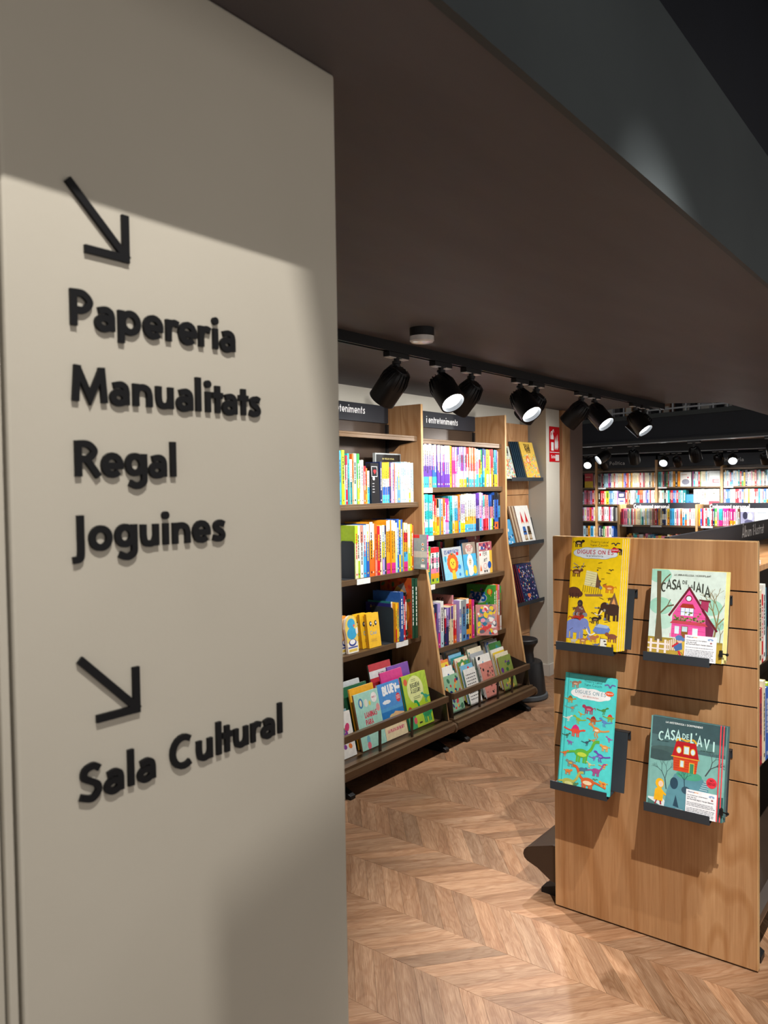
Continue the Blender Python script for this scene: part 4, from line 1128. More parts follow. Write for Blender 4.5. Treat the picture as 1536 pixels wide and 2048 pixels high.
def art_fem(p, W, H):
    p.rect(W * .80, 0, W, H, 'F2C04A'); p.rect(0, H * .72, W, H, 'B4626A')
    blobs(['4A3A6A', '8A2A4A', 'E8D8D0', '3A5A9A'], 30, .006, .014, 3, .72, 1)(p, W, H)
    p.text('FEM', W * .28, H * .56, .034, '2A2A30', .11, sx=.7); p.text('art', W * .34, H * .38, .034, '2A2A30', .11, sx=.8); p.ell(W * .78, H * .26, .026, .026, '2A5DB0'); p.line(CI(W * .44, H * .24, .022, .018), 'C84A6A', .003)
    p.poly([(W * .04, H * .1), (W * .1, H * .32), (W * .2, H * .1)], 'E87A4A'); p.rect(W * .04, H * .58, W * .14, H * .66, 'D02A30')
    for x in (.36, .52): p.rect(W * x, H * .04, W * x + .016, H * .11, '1A1A1E')
def art_365(p, W, H):
    blobs(['E86A3A', 'F2C83A', '3A8AC8', 'D83A5A', '8A5AB0', 'F0EEE4', '2A6A3A'], 46, .005, .013, 12, .05, .95)(p, W, H)
    p.ell(W * .42, H * .72, W * .34, H * .12, 'C6D4DA'); p.text('365', W * .42, H * .655, .062, '2468B4', .28, 'c'); p.ell(W * .86, H * .86, .022, .022, 'E8502A'); p.ell(W * .86, H * .86, .013, .022, 'F2C83A')
def art_mint(p, W, H):
    p.ell(W * .24, H * .82, .020, .028, '4A86B8'); p.ell(W * .24, H * .82, .010, .018, 'F0E8C0'); p.ell(W * .45, H * .80, .016, .022, 'E6E8DC'); p.ell(W * .60, H * .78, .009, .013, 'E6D86A'); p.ell(W * .80, H * .86, .026, .028, 'F6F2F0'); p.text('NIVEL 2', W * .80, H * .85, .0095, 'B8304A', .18, 'c', sx=.8); p.ell(W * .9, H * .66, .016, .022, 'E8A0A0'); p.ell(W * .72, H * .58, .006, .010, '6AB0A0')
    for i, t in enumerate(('LAMINAS', 'PARA', 'CEREBRO')): p.text(t, W * .32, H * (.54 - .13 * i), .030, 'D8405A', .18, sx=.62)
    p.ell(W * .30, H * .16, .014, .024, '7AB8C8'); p.ell(W * .30, H * .06, .016, .020, 'E87A8A')
def art_beach(p, W, H):
    p.rect(0, 0, W, H * .40, 'EFDDB4'); p.rect(0, H * .38, W, H * .55, '2F7FC8'); p.rect(0, H * .50, W, H * .56, '4FA0DC')
    cloud(p, W * .30, H * .66, W * .34, H * .07, 'F2F6FA'); cloud(p, W * .92, H * .86, W * .2, H * .06, 'F2F6FA')
    p.poly([(W * .2, H * .30), (W * .6, H * .46), (W, H * .40), (W, H * .2)], 'E8BE8A')
    p.text('BLUEY', W * .52, H * .80, .050, 'F6FAFC', .26, 'c', sx=.72, arc=.15); p.ell(W * .84, H * .68, .022, .026, 'D83A4A')
    for i in range(3): p.rect(W * .76, H * (.66 + .025 * i), W * .92, H * (.67 + .025 * i), 'F6DADA')
    p.ell(W * .46, H * .38, .030, .016, 'E0C890'); p.text('LA PLAYA DE BLUEY', W * .5, H * .12, .018, 'D8407A', .2, 'c', sx=.7)
def art_green(p, W, H):
    for i in range(7): p.poly([(W * .5, H * .6), (W * (-.2 + .25 * i), H), (W * (-.1 + .25 * i), H)], 'A8C832')
    p.ell(W * .47, H * .70, W * .33, H * .26, 'E6ECA0', 30); p.text('JUGUEM', W * .47, H * .74, .028, '2E3A1E', .16, 'c', sx=.68); p.text('A LLEGIR!', W * .47, H * .64, .026, '2E3A1E', .16, 'c', sx=.66)
    for i in range(2): p.rect(W * .34, H * (.53 + .03 * i), W * .62, H * (.54 + .03 * i), '5A6A3A'); p.rect(W * .36, H * (.86 + .03 * i), W * .54, H * (.868 + .03 * i), '5A6A3A')
    critter(p, W * .78, H * .14, .13, '16A05A', 'sauropod', '0E8A4A', -1); critter(p, W * .86, H * .46, .075, '1E9A78', 'theropod', None, -1)
    p.ell(W * .12, H * .88, .018, .020, 'E0603A'); p.ell(W * .12, H * .36, .018, .018, 'C8503A'); p.poly([(0, 0), (0, H * .3), (W * .28, H * .26), (W * .3, 0)], '3EA86A'); p.ell(W * .26, H * .14, .016, .02, 'E05A6A'); p.rect(W * .40, H * .06, W * .52, H * .09, '2E3A1E')
def art_autumn(p, W, H):
    rn = random.Random(6); p.rect(0, 0, W, H, 'A8481E')
    for i in range(60): p.ell(W * rn.random(), H * rn.random(), .018, .011, rn.choice(['A8301E', 'C84A1E', 'D86A1E', '8A241A', '3E6034']), 7, rn.uniform(0, 3))
    p.ell(W * .70, H * .42, W * .22, H * .24, 'D8802A', 22); p.poly([(W * .25, H * .62), (W * .55, H * .86), (W * .85, H * .74), (W * .7, H * .62)], 'D8A04A'); p.poly([(W * .55, H * .86), (W * .75, H * .92), (W * .85, H * .74)], '8A8078'); p.ell(W * .66, H * .55, W * .12, H * .08, 'E8A84A')
    p.rect(W * .62, H * .03, W * .84, H * .075, 'E8E6E0'); p.rect(W * .62, H * .09, W * .84, H * .12, 'D8D4CC')
def art_moon(p, W, H):
    rn = random.Random(9)
    for i in range(30): p.ell(W * rn.random(), H * rn.uniform(.4, 1), .0018, .0018, 'F2E89A', 6)
    p.text('Super', W * .3, H * .68, .036, '4A9A4A', .14, 'c'); p.text('Unicorns'[:4], W * .32, H * .44, .03, 'C88AD0', .14, 'c')
    p.poly([(W * .80 + .026 * math.cos(a), H * .72 + .034 * math.sin(a)) for a in [PI / 2 + PI * k / 8 for k in range(-8, 1)]] + [(W * .80 + .010 * math.cos(a), H * .72 + .034 * math.sin(a)) for a in [PI / 2 - PI * k / 8 for k in range(8, -1, -1)]][::-1], 'F0EEDC')
    p.rect(0, 0, W, H * .3, '7A4AA0'); blobs(['F0C83A', 'E06A8A', '4AA0C8'], 14, .006, .012, 1, 0, .3)(p, W, H)
def art_face(col, eye='3A3A40'):
    def f(p, W, H):
        p.ell(W * .28, H * .70, .012, .015, eye); p.ell(W * .70, H * .70, .012, .015, eye); p.ell(W * .31, H * .71, .005, .006, 'F2F2F2'); p.ell(W * .73, H * .71, .005, .006, 'F2F2F2'); p.ell(W * .5, H * .63, .006, .005, '5A3A1E'); p.text('Cosi', W * .45, H * .38, .022, col, .16, 'c')
        for i in range(3): p.rect(W * .2, H * (.18 + .03 * i), W * .7, H * (.19 + .03 * i), 'B8863A')
    return f
def art_heart(p, W, H):
    p.rect(W * .10, H * .66, W * .80, H * .92, 'C8C8CC'); p.rect(W * .14, H * .675, W * .76, H * .905, '1C1A1E'); p.ell(W * .44, H * .80, .008, .009, 'D02A30'); p.ell(W * .56, H * .80, .008, .009, 'D02A30'); p.poly([(W * .36, H * .79), (W * .5, H * .72), (W * .64, H * .79)], 'D02A30'); p.ell(W * .35, H * .62, .010, .011, 'D8D8D8')
    for i in range(4): p.rect(W * .15, H * (.48 - .07 * i), W * .4, H * (.50 - .07 * i), '9A9A9E')
def art_frame(p, W, H):
    p.rect(.008, .008, W - .008, H - .008, '17191B'); p.text('UN TRESOR VISUAL', W * .5, H * .87, .010, 'C8B870', .14, 'c'); p.rect(W * .2, H * .80, W * .8, H * .815, '8A9A4A')
def art_note(p, W, H):
    p.rect(0, H * .90, W, H, 'C8303A'); p.rect(W * .72, 0, W, H, '8FA0A4'); p.rect(0, H * .34, W, H * .52, 'C9C6BC')
    for y in (.72, .58, .26): p.ell(W * .84, H * y, .010, .010, 'E8E4DC'); p.ell(W * .84, H * y, .006, .006, 'C87A4A')
    p.rect(W * .76, H * .05, W * .92, H * .14, 'F2F2F2')

# ================================================================== left bookcase: books
G1 = "children's books in the bookcase nearest the sign wall"
R_ = 'top row of the nearer bookcase'
n = book_row('sky:1.3@.30/sky-turquoise sky@.30 lime:1.5@.30/yellow-lime teal@.275/turquoise-black crimson:1.2@.275 turquoise@.285/teal-turquoise white@.255/teal-white orange@.285/tan-orange mint:1.7@.29 green:1.3@.29/lime-green cream@.25 white:1.2@.25 red:1.2@.215/orange-red amber:1.3@.205/amber-orange pale_blue:1.2@.19/sky-white',
             3.30, 3.595, 2.862, 1.513, .27, .20, R_, G1)
face_book('black book showing a card with a red heart, top row of the nearer bookcase', (3.60, 2.862, 1.513), .078, .235, .03, art_heart, '1A191C', group=G1, lean=.03)
book_row('navy:1.1@.245 yellow*4@.24/sky-blue-white-yellow-yellow navy:1.1@.24 lavender*2:1.1@.24 orange:.5@.24/tan-orange white:1.2@.24 steel_blue:2@.24/steel_blue-steel_blue-white white:.6@.24 pale_blue*5:.9@.245/pale_blue-white-pale_blue cream:1.2@.245/yellow-cream-cream pale_blue*2:.9@.245',
         3.683, 4.018, 2.860, 1.513, .24, .11, R_, G1, start=n + 2, jit=.004)
face_book('large black book in a pale grey frame behind the slim blue spines', (3.795, 2.985, 1.513), .262, .305, .02, art_frame, '9EA3A4', group=G1)
R_ = 'second row of the nearer bookcase'
face_book('pale grey covered book lying back behind the black bookend, second row', (3.30, 2.975, 1.088), .115, .30, .012, blobs(['24242A', '24242A', 'C8CCD0'], 10, .004, .010, 4, .6, .95), 'B9BDC0', group=G1, lean=.05)
def bookend(label, x, y0, y1, z, h):
    o = thing('bookend', label, 'bookend', (x, y0, z + .0005), group='dark steel bookends')
    m = MB(); m.prism([(0, 0, 0), (0, y1 - y0, 0), (0, y1 - y0, h * .92), (0, y1 - y0 - .012, h), (0, .012, h), (0, 0, h * .94)], [(.0025, 0, 0), (.0025, y1 - y0, 0), (.0025, y1 - y0, h * .92), (.0025, y1 - y0 - .012, h), (.0025, .012, h), (.0025, 0, h * .94)])
    m.build('plate', 'slate', parent=o)
    m = MB(); m.box(-.07, .0, .01, y1 - y0 - .01, 0, .0015); m.build('foot_plate', 'slate', parent=o)
bookend('dark bookend at the left of the second row, nearer bookcase', 3.432, 2.862, 2.965, 1.088, .215)
n = book_row('lime:1.3@.30/cream-cream-lime white:1.2@.30/lime-white-white white:1.3@.30/white-white-salmon sky:1.2@.305/sky-pale_blue blue:1.3@.31/blue-blue-white amber:1.4@.315/orange-amber-white cream:1.2@.305/orange-cream orange@.30/salmon-orange red:1.2@.29/red-crimson-red white:1.3@.29/cream-white yellow:1.2@.29/lavender-yellow-white navy:.8@.29 amber*4:.95@.32/magenta-amber-amber-amber-white pale_blue:.9@.30/mint-pale_blue blue:1.1@.32 yellow:1.2@.32/yellow-sky-yellow blue@.32/steel_blue-blue yellow*2@.30/magenta-sky-amber-red-cream cream:1.2@.29/lime-cream yellow:.9@.29 orange:1.3@.28/orange-red-orange',
             3.442, 4.022, 2.860, 1.088, .30, .20, R_, G1)
left_cover_book('grey notebook with a red band and pink spine jutting out, second row end', 4.026, 2.770, 1.094, .016, .20, .215, '8FA0A4', 'magenta', art_note, G1)
R_ = 'third row of the nearer bookcase'
face_book('red board book tilted at the far left of the third row', (3.172, 2.90, .682), .13, .16, .012, blobs(['F2EEE4', '3AA0A8', 'E8B03A'], 12, .008, .018, 3), 'D8343C', group=G1, lean=.25, roll=.10)
for k, (c, e) in enumerate((('3FA9D6', 'EBD06A'), ('F0C890', 'E89A3A'), ('9AA890', 'C8C83A'), ('6A5A68', '5A3A6A'))):
    r = thing('board_book', '%s round-headed board book, %s of four from the front, third row' % (['blue', 'cream', 'grey green', 'plum'][k], ORD[k]), 'book', (3.372 - .026 * k, 2.865 + .03 * k, .6705), (-.10, 0, 0), 'round-headed board books')
    W = .092; pts = [(0, 0), (W, 0), (W * 1.04, .10), (W * 1.12, .14)] + [(W * .5 + W * .52 * math.cos(a), .165 + .048 * math.sin(a)) for a in [PI * i / 10 for i in range(1, 10)]] + [(-W * .10, .14), (-W * .03, .10)]
    m = MB(); m.prism([(x, .016, z) for x, z in pts], [(x, 0, z) for x, z in pts], pc('F0EADC')); m.build('boards', 'gloss', parent=r)
    m = MB(); p = Plane2(m, (0, 0, 0), (1, 0, 0), (0, 0, 1), (0, -1, 0), base=2e-4)
    p.poly(pts, e); p.ell(W * .5, .165, W * .36, .030, c); p.ell(W * .5, .11, W * .46, .034, c); p.ell(W * .98, .12, .010, .02, 'F2EEE4'); p.rect(0, 0, W, .06, 'F2EEDF'); p.ell(W * .5, .058, W * .36, .020, '3A4A9A'); p.ell(W * .5, .062, W * .26, .014, 'F2F2F2'); p.rect(W * .05, .028, W * .95, .036, '4A5AA8'); p.rect(W * .1, .008, W * .9, .022, 'E8C85A'); p.ell(W * .74, .152, .008, .007, 'E86A5A')
    m.build('cover_print', 'gloss', parent=r)
face_book('cyan board book just behind the yellow owl-eyed one', (3.608, 2.925, .672), .104, .185, .012, art_face('1E5A8A'), '4FB8D0', group=G1, lean=.13, roll=.03)
for k in range(3):
    face_book(['yellow board book with two big grey eyes, third row front', 'yellow board book right behind the big-eyed one', 'rearmost yellow board book of three on the third row'][k], (3.560 - .030 * k, 2.862 + .026 * k, .668), .112, .20, .018, art_face('5A9AC0'), 'F2BE2A', spine='C08A2A', group=G1, lean=.12)
bookend('dark steel bookend in the middle of the third row, nearer bookcase', 3.775, 2.85, 3.02, .668, .215)
left_cover_book('deep violet hardback jutting above the dark bookend', 3.779, 2.875, .668, .010, .19, .235, '2E2A6A', '2E2A6A', lambda p, W, H: p.text('Avis', W * .3, H * .86, .018, 'D8B84A', .14, 'c'), G1)
left_cover_book('teal hardback behind the violet one, third row', 3.791, 2.878, .668, .012, .18, .245, '2E7A7A', 'F2EEDF', None, G1)
book_row('amber:.8@.235/red-amber-yellow yellow:1.3@.24/yellow-yellow-amber', 3.804, 3.838, 2.853, .668, .24, .17, 'third row beside the bookend', G1)
left_cover_book('broad blue hardback with a white barcode, third row', 3.840, 2.845, .668, .034, .21, .30, '2F5CA6', '2A4F94', lambda p, W, H: (p.rect(W * .72, .03, W * .98, .06, 'E8EAEC'), p.rect(W * .72, .066, W * .96, .088, 'DDE2E6')), G1)
book_row('red:1.6@.27/red-red-crimson black:.7@.285/black-white-black-white-black', 3.876, 3.925, 2.850, .668, .27, .20, 'third row after the blue hardback', G1)
left_cover_book('tall picture book with an autumn leaf and fox cover', 3.948, 2.835, .668, .026, .245, .375, '4A2418', 'dark_green', art_autumn, G1)
left_cover_book('dark green spine standing last on the third row', 3.976, 2.830, .668, .026, .245, .37, '1E4A36', 'dark_green', None, G1)
# tray
mint = face_book('mint green workbook reading Laminas para cerebro, front of the left tray', (3.288, 2.700, .168), .212, .305, .010, art_mint, 'ACE0D0', 'A8643A', group=G1, lean=.22, hard=False)
face_book('blue beach storybook with a sky and sea cover, left tray', (3.502, 2.700, .168), .205, .315, .012, art_beach, '4C94DC', 'E0D0B0', group=G1, lean=.22)
face_book('bright green storybook reading Juguem a llegir, left tray', (3.735, 2.700, .168), .245, .315, .018, art_green, 'B4D236', '168C7A', group=G1, lean=.22)
rn = random.Random(21)
for k in range(13):
    c = rn.choice(['E8E6E0', 'D8D8D4', 'F0EEE8', 'E89A3A', '8AA8B0', 'D84A7A', 'C8CCD0', 'F2D03A', '5A8A5A'])
    face_book('thin %s activity book, %s from the front, left end of the left tray' % (dict(E8E6E0='off-white', D8D8D4='light grey', F0EEE8='white', E89A3A='orange', D84A7A='pink', C8CCD0='silver', F2D03A='yellow').get(c, 'blue-grey' if c == '8AA8B0' else 'green'), ordw(k + 1)), (3.03 + rn.uniform(-.01, .01), 2.705 + .024 * k, .168), .215, .24 + .009 * k + rn.uniform(-.01, .01), .007, blobs(['D84A7A', 'E8803A', '3A8A9A', '8A4AA0'], 8, .01, .03, k), c, group=G1, lean=.22, hard=False)
for k, (x, y, c, h, d) in enumerate(((3.30, 2.735, 'F0B030', .33, 'amber activity book standing behind the mint workbook'), (3.29, 2.775, '2E6A4A', .335, 'green edged activity book behind the amber one'), (3.28, 2.815, 'C8CCCE', .35, 'grey activity book rearmost behind the mint workbook'), (3.56, 2.79, 'B8343E', .41, 'red and white comic standing tall behind the beach storybook'), (3.60, 2.745, 'D83A8A', .36, 'pink activity book peeping out behind the beach storybook'), (3.70, 2.765, '7A4AA8', .375, 'violet activity book peeping out behind the green storybook'))):
    face_book(d, (x, y, .168), .21, h, .010, (lambda p, W, H: (p.rect(0, H * .80, W, H * .90, 'D8D8D8'), p.text('ALEX', W * .5, H * .82, .018, '24242A', .2, 'c'))) if k == 3 else None, c, '2E5A4A' if k == 3 else None, group=G1, lean=.22, hard=False)

# ================================================================== right bookcase: books
G2 = "children's books in the bookcase beside the ledge panel"
X0 = XA + .045
book_row('purple*3@.275/sky-purple-lavender-cream lavender*2@.275/tan-purple-lavender-cream blue*2@.275/turquoise-blue-lavender-cream purple*7:.9@.275/purple-purple-purple-lavender-cream yellow@.27 magenta*2@.27/pink-magenta-lavender navy:.8@.26/white-sky-navy white@.27/cream-purple lavender*4:.9@.27/yellow-white-purple-navy-lavender red:1.1@.27/teal-white-red-red orange*4:.9@.27/sky-white-red-orange-salmon pale_blue*2:.8@.265/turquoise-pink-pale_blue white:.9@.26/teal-yellow-red-white green:1.1@.26/turquoise-lime-green blue:1.1@.265/teal-sky-blue-navy blue@.265/yellow-blue yellow:1.3@.265/white-yellow-yellow amber:.7@.265 red:1.1@.265/white-red-red crimson@.265/amber-red black:.6@.26 teal@.265/yellow-teal-sky sky:1.2@.265/yellow-sky-blue salmon:.6@.26',
         X0, 5.10, 2.858, 1.602, .27, .20, 'top row of the farther bookcase', G2)
book_row('lavender:.8@.265/magenta-white-lavender turquoise*4:.9@.265/turquoise-pale_blue-turquoise-pale_blue-turquoise red:1.1@.26/amber-red red:.6@.235/yellow-red amber:.9@.235/yellow-orange-white-black sky*2@.235/amber-pale_blue orange:.9@.235/pale_blue-orange magenta*2@.235/lavender-magenta-magenta teal:.8@.25 turquoise@.25/teal-turquoise pale_blue*3:.9@.25/amber-sky-pale_blue orange:.9@.25/sky-salmon-orange yellow:.9@.255/yellow-teal-sky amber*2:.9@.255/yellow-white-lavender-white cream*6:.9@.26/sky-amber-cream-white-white purple*2@.265/navy-lavender-purple white:.9@.265/sky-magenta-white lavender:.9@.265 pale_blue:.9@.25/crimson-white-turquoise pink*2:1.1@.25/red-pink-salmon blue*2:.9@.25/white-salmon-blue navy:.9@.25/lime-pink-navy black:.7@.25 blue:2.2@.265/orange-blue-blue-blue-black white:.7@.26/sky-white navy:.9@.255/black-sky-black',
         X0, 5.115, 2.855, 1.293, .25, .20, 'second row of the farther bookcase', G2)
book_row('amber:.8@.23/lavender-amber mint@.24/teal-teal-mint-green pink*2:1.1@.235/lime-amber-pink-white-pink-white-red', X0, 4.285, 2.850, .98, .24, .17, 'third row of the farther bookcase', G2)
face_book('pale blue activity book with an orange lion, third row', (4.375, 2.862, .98), .238, .215, .020, art_lion, '8CCBE8', '2A2E34', group=G2, lean=.15)
face_book('blue activity book with a white alpaca, third row', (4.622, 2.866, .98), .170, .235, .020, art_alpaca, '4FB0DC', '1E4A6A', group=G2, lean=.10)
face_book('white activity book reading Fem art, third row', (4.830, 2.872, .98), .180, .225, .018, art_fem, 'EEE9E0', group=G2, lean=.04)
face_book('tall plum patterned book standing behind the Fem art book', (4.835, 2.985, .98), .19, .27, .02, blobs(['4A3A6A', '8A2A4A', 'E8D8D0', '3A5A9A'], 40, .006, .016, 31), 'A85A64', group=G2)
face_book('dark blue book standing behind the alpaca book', (4.700, 2.960, .98), .12, .25, .02, blobs(['3A7AB8', '1E3A6A'], 20, .006, .014, 33), '234E8A', group=G2)
book_row('black green red crimson black:1.2', 4.46, 4.56, 2.985, .98, .25, .09, 'back of the third row, farther bookcase', G2)
face_book('tan book standing at the back behind the lion book', (4.575, 3.00, .98), .115, .265, .02, None, 'B8924A', group=G2)
bk4 = 'fourth row of the farther bookcase'
book_row('cream:1.6@.25/cream-cream-white lime:1.6@.265/lime-lime-lime-mint pale_blue:.8@.265/mint-white navy:1.5@.285/navy-purple-navy lavender:1.2@.285/magenta-purple-lavender white:1.5@.30/pale_blue-white-white black:.8@.26', X0 + .015, 4.335, 2.845, .556, .28, .20, bk4, G2)
book_row('navy:1.1@.245/navy-navy-crimson-white purple:1.1@.25/navy-lavender cream*2:1.1@.25/cream-cream-purple red*2:1.2@.255/orange-red-red-cream-cream', 4.338, 4.485, 2.845, .556, .25, .20, 'fourth row, past the black spine', G2, start=1)
left_cover_book('dusty rose picture book with black lettering on its side, fourth row', 4.490, 2.890, .556, .018, .19, .315, 'B8807A', 'rose', lambda p, W, H: (p.text('FCC', W * .5, H * .86, .022, '1A1A1E', .24, 'c'), p.rect(W * .2, H * .76, W * .7, H * .80, '1A1A1E')), G2)
book_row('lavender:.8@.28/white-lavender-white-lavender-white grey:2.2@.28/steel_blue-steel_blue-grey amber:1.4@.28/blue-amber-black-mint-white-sky-red-white orange:1.5@.265/amber-amber-yellow-orange magenta:.8@.265', 4.511, 4.700, 2.842, .556, .27, .20, 'fourth row, past the rose book', G2)
face_book('leaning comic with a busy red and grey cover in front of the green book', (4.762, 2.862, .556), .15, .215, .008, blobs(['D84A4A', 'E8C83A', '8A9AA8', 'F0E8E0', '3A7A9A', 'E89AB0', '6A6A74'], 90, .008, .022, 14), 'C88A84', 'white', group=G2, rotz=-.85, lean=.20, hard=False)
left_cover_book('tall green book reading 365 in blue, fourth row', 4.955, 2.835, .556, .036, .225, .335, '52A848', '48A23E', art_365, G2)
book_row('orange:1.6@.335/orange-amber-orange pink:1.0@.335/salmon-white-pink dark_green:1.0@.32/white-dark_green-green', 4.993, 5.075, 2.838, .556, .33, .20, 'fourth row, after the 365 book', G2)
# tray: thin picture books one behind the other in four bins
rn = random.Random(5)
TC = [('white', 'F0EEE8'), ('cream', 'EADFC4'), ('red', 'C8303A'), ('blue', '3A62A8'), ('green', '4A8A4A'), ('yellow', 'E8C83A'), ('orange', 'E0803A'), ('teal', '2E8A8A'), ('pink', 'E08AA0'), ('grey', 'A8ACB0'), ('black', '2A2A2E'), ('sky blue', '7AB8D8')]
bins = [(4.125, .205, 14, 'first bin'), (4.380, .165, 11, 'second bin'), (4.600, .185, 15, 'third bin'), (4.850, .185, 15, 'fourth bin')]
front = {0: ('8FBF9A', 'green picture book with a red title, front of the first bin, right tray'), 1: ('EEECE6', 'white picture book with rows of small lettering, front of the second bin'), 2: ('D88A7C', 'salmon picture book with dark flowers, front of the third bin'), 3: ('8A9A4A', 'green and violet picture book, front of the fourth bin')}
for bi, (bx0, bw, cnt, bn) in enumerate(bins):
    for k in range(cnt):
        cn, c = rn.choice(TC + TC[:2] * 4)
        h = rn.uniform(.235, .275) + .003 * k; w = bw * rn.uniform(.86, 1.0)
        y = 2.690 + .0165 * k; zk = .168 + .0095 * k; h = min(h, .505 - zk) if k else .235
        if y > 2.93: break
        if k == 0:
            c, lab = front[bi]
            art = [blobs(['1E2E6A', 'E8A03A', '2E6A4A', 'C8303A'], 26, .008, .02, 41), None, blobs(['3A2A2A', '8A4A4A', '5A6A4A'], 16, .006, .014, 43), blobs(['6A3A8A', '3A6A3A', 'D8B04A'], 18, .008, .02, 44)][bi]
            if bi == 1:
                def art(p, W, H):
                    for r in range(9):
                        u = W * .12
                        while u < W * .84:
                            l = rn.uniform(.006, .02); p.rect(u, H * (.14 + .085 * r), u + l, H * (.165 + .085 * r), '3A3A40'); u += l + .006
        else:
            lab = 'thin %s picture book, %s from the front in the %s, right tray' % (cn, ordw(k + 1), bn)
            art = blobs([t[1] for t in rn.sample(TC, 4)], 12, .008, .022, 520 + k + 20 * bi)
        face_book(lab, (bx0 + rn.uniform(0, bw - w) + .012 * (k / cnt), y, zk), w, h, rn.uniform(.004, .0085), art, c, rn.choice(TC + TC[:2] * 5)[1], group=G2, lean=.27, hard=False)
face_book('blue night sky book with a white moon rising from the right tray', (4.49, 3.018, .235), .195, .275, .012, art_moon, '2E62B0', '2A2A4A', group=G2, lean=.12)
for k, (x, w, h, c, d) in enumerate(((4.13, .20, .33, '4A7AA0', 'blue-grey picture book rising at the back of the first bin'), (4.87, .17, .335, '8A3A86', 'purple picture book rising at the back of the fourth bin'))):
    face_book(d, (x, 3.02, .168), w, h, .009, blobs(['E8E0D0', 'C84A6A', '3A4A8A'], 12, .01, .02, 60 + k), c, group=G2, lean=.12)

# ================================================================== ledge panel beside the right bookcase
wp = thing('ledge_wall_panel', 'oak slatted wall panel with book ledges between bookcase and pier', 'wall panel', (5.60, 3.17, 0))
zs = [.10, .36, .62, .75, .88, 1.01, 1.14, 1.27, 1.40, 1.53, 1.66, 2.118]
for a, b in zip(zs, zs[1:]):
    wpart(bx(5.185, 6.055, 3.115, 3.135, a + .002, b - .002), 'slat', 'oak', wp, bevel=0.001)
wpart(bx(5.19, 6.05, 3.135, 3.20, .10, 2.11), 'backing', 'blackm', wp)
def ledge(label, x0, x1, yw, z, rotz=0.0, depth=.13, plate=.20, off=0.0):
    """angled book ledge: hook, leaning plate, floor and front lip. x runs along the panel, front to local -y"""
    W = x1 - x0
    r = thing('book_ledge', label, 'ledge', (x0, yw, z), (0, 0, rotz), 'slate book ledges')
    ft = -depth
    p0, p1 = off * .5, W + off
    m = MB(); m.prism([(p0, -.026, plate), (p0, -.029, plate), (p0, -.073, .003), (p0, -.070, .003)], [(p1, -.026, plate), (p1, -.029, plate), (p1, -.073, .003), (p1, -.070, .003)])
    m.build('back_plate', 'slate', parent=r)
    m = MB(); m.box(p0, p1, -.029, -.001, plate - .002, plate); m.box(p0, p1, -.004, -.001, plate - .03, plate); m.build('hook', 'slate', parent=r)
    m = MB(); m.prism([(0, -.070, .001), (0, -.070, -.002), (0, ft - .012, -.011), (0, ft - .012, -.008)], [(W, -.070, .001), (W, -.070, -.002), (W, ft - .012, -.011), (W, ft - .012, -.008)])
    m.build('ledge_floor', 'slate', parent=r)
    m = MB(); m.box(0, W, ft - .014, ft - .0115, -.012, .018); m.build('front_lip', 'slate', parent=r, bevel=.001)
    return r
G3 = 'books on the ledges beside the right bookcase'
YP = 3.115
for z, lab in ((1.655, 'top book ledge on the oak panel beside the pier'), (1.140, 'middle book ledge on the oak panel beside the pier'), (.655, 'lowest book ledge on the oak panel beside the pier')):
    ledge(lab, 5.50, 6.045, YP, z, plate=.2)
def stack(n, x, y, z, W, H, T, dx, dy, labels, art, cover, spine, lean, rotz=0.0, group=None, **k):
    for i in range(n):
        face_book(labels[i], (x + dx * i, y + dy * i, z), W, H, T, art if i == 0 else None, cover, spine, rotz=rotz, lean=lean, group=group, **k)
LN = .26
for i in range(6):
    face_book('yellow picture book reading Joan Petit in front on the top ledge' if i == 0 else 'dark blue spined copy behind the Joan Petit book, %s from the front' % ORD[i], (5.790 - .017 * i, 2.984 + .0082 * i, 1.659), .235, .315, .0072, art_joan if i == 0 else None, 'F0C85A' if i == 0 else '2A4050', '24384A', lean=LN, group=G3)
face_book('patterned picture book left of the Joan Petit copies, top ledge', (5.49, 3.012, 1.659), .16, .27, .012, art_joan, 'DCE4D8', lean=LN, group=G3)
for i in range(3):
    face_book(['white picture book with two red-hatted gnomes, middle ledge', 'second copy behind the gnome book', 'third copy behind the gnome book'][i], (5.700 - .020 * i, 2.984 + .015 * i, 1.144), .225, .305, .0136, art_gnome if i == 0 else None, 'F0F0EC' if i == 0 else 'C8B49A', '8A6A52', lean=LN, group=G3)
face_book('blue edged book at the left end of the middle ledge', (5.515, 3.012, 1.142), .11, .20, .012, blobs(['E8F0F4', '2A5A8A'], 12, .008, .016, 71), '5AA8D8', lean=LN, group=G3)
for i in range(5):
    face_book('dark blue picture book crowded with figures, lowest ledge' if i == 0 else 'red and black spined copy behind the crowded book, %s from the front' % ORD[i], (5.72 - .018 * i, 2.984 + .0094 * i, .659), .26, .315, .0085, art_night if i == 0 else None, '262C52' if i == 0 else '1A1A22', 'A82A2A', lean=LN, group=G3)
face_book('red book at the left end of the lowest ledge', (5.495, 3.012, .657), .12, .22, .012, None, 'D8303A', lean=LN, group=G3)

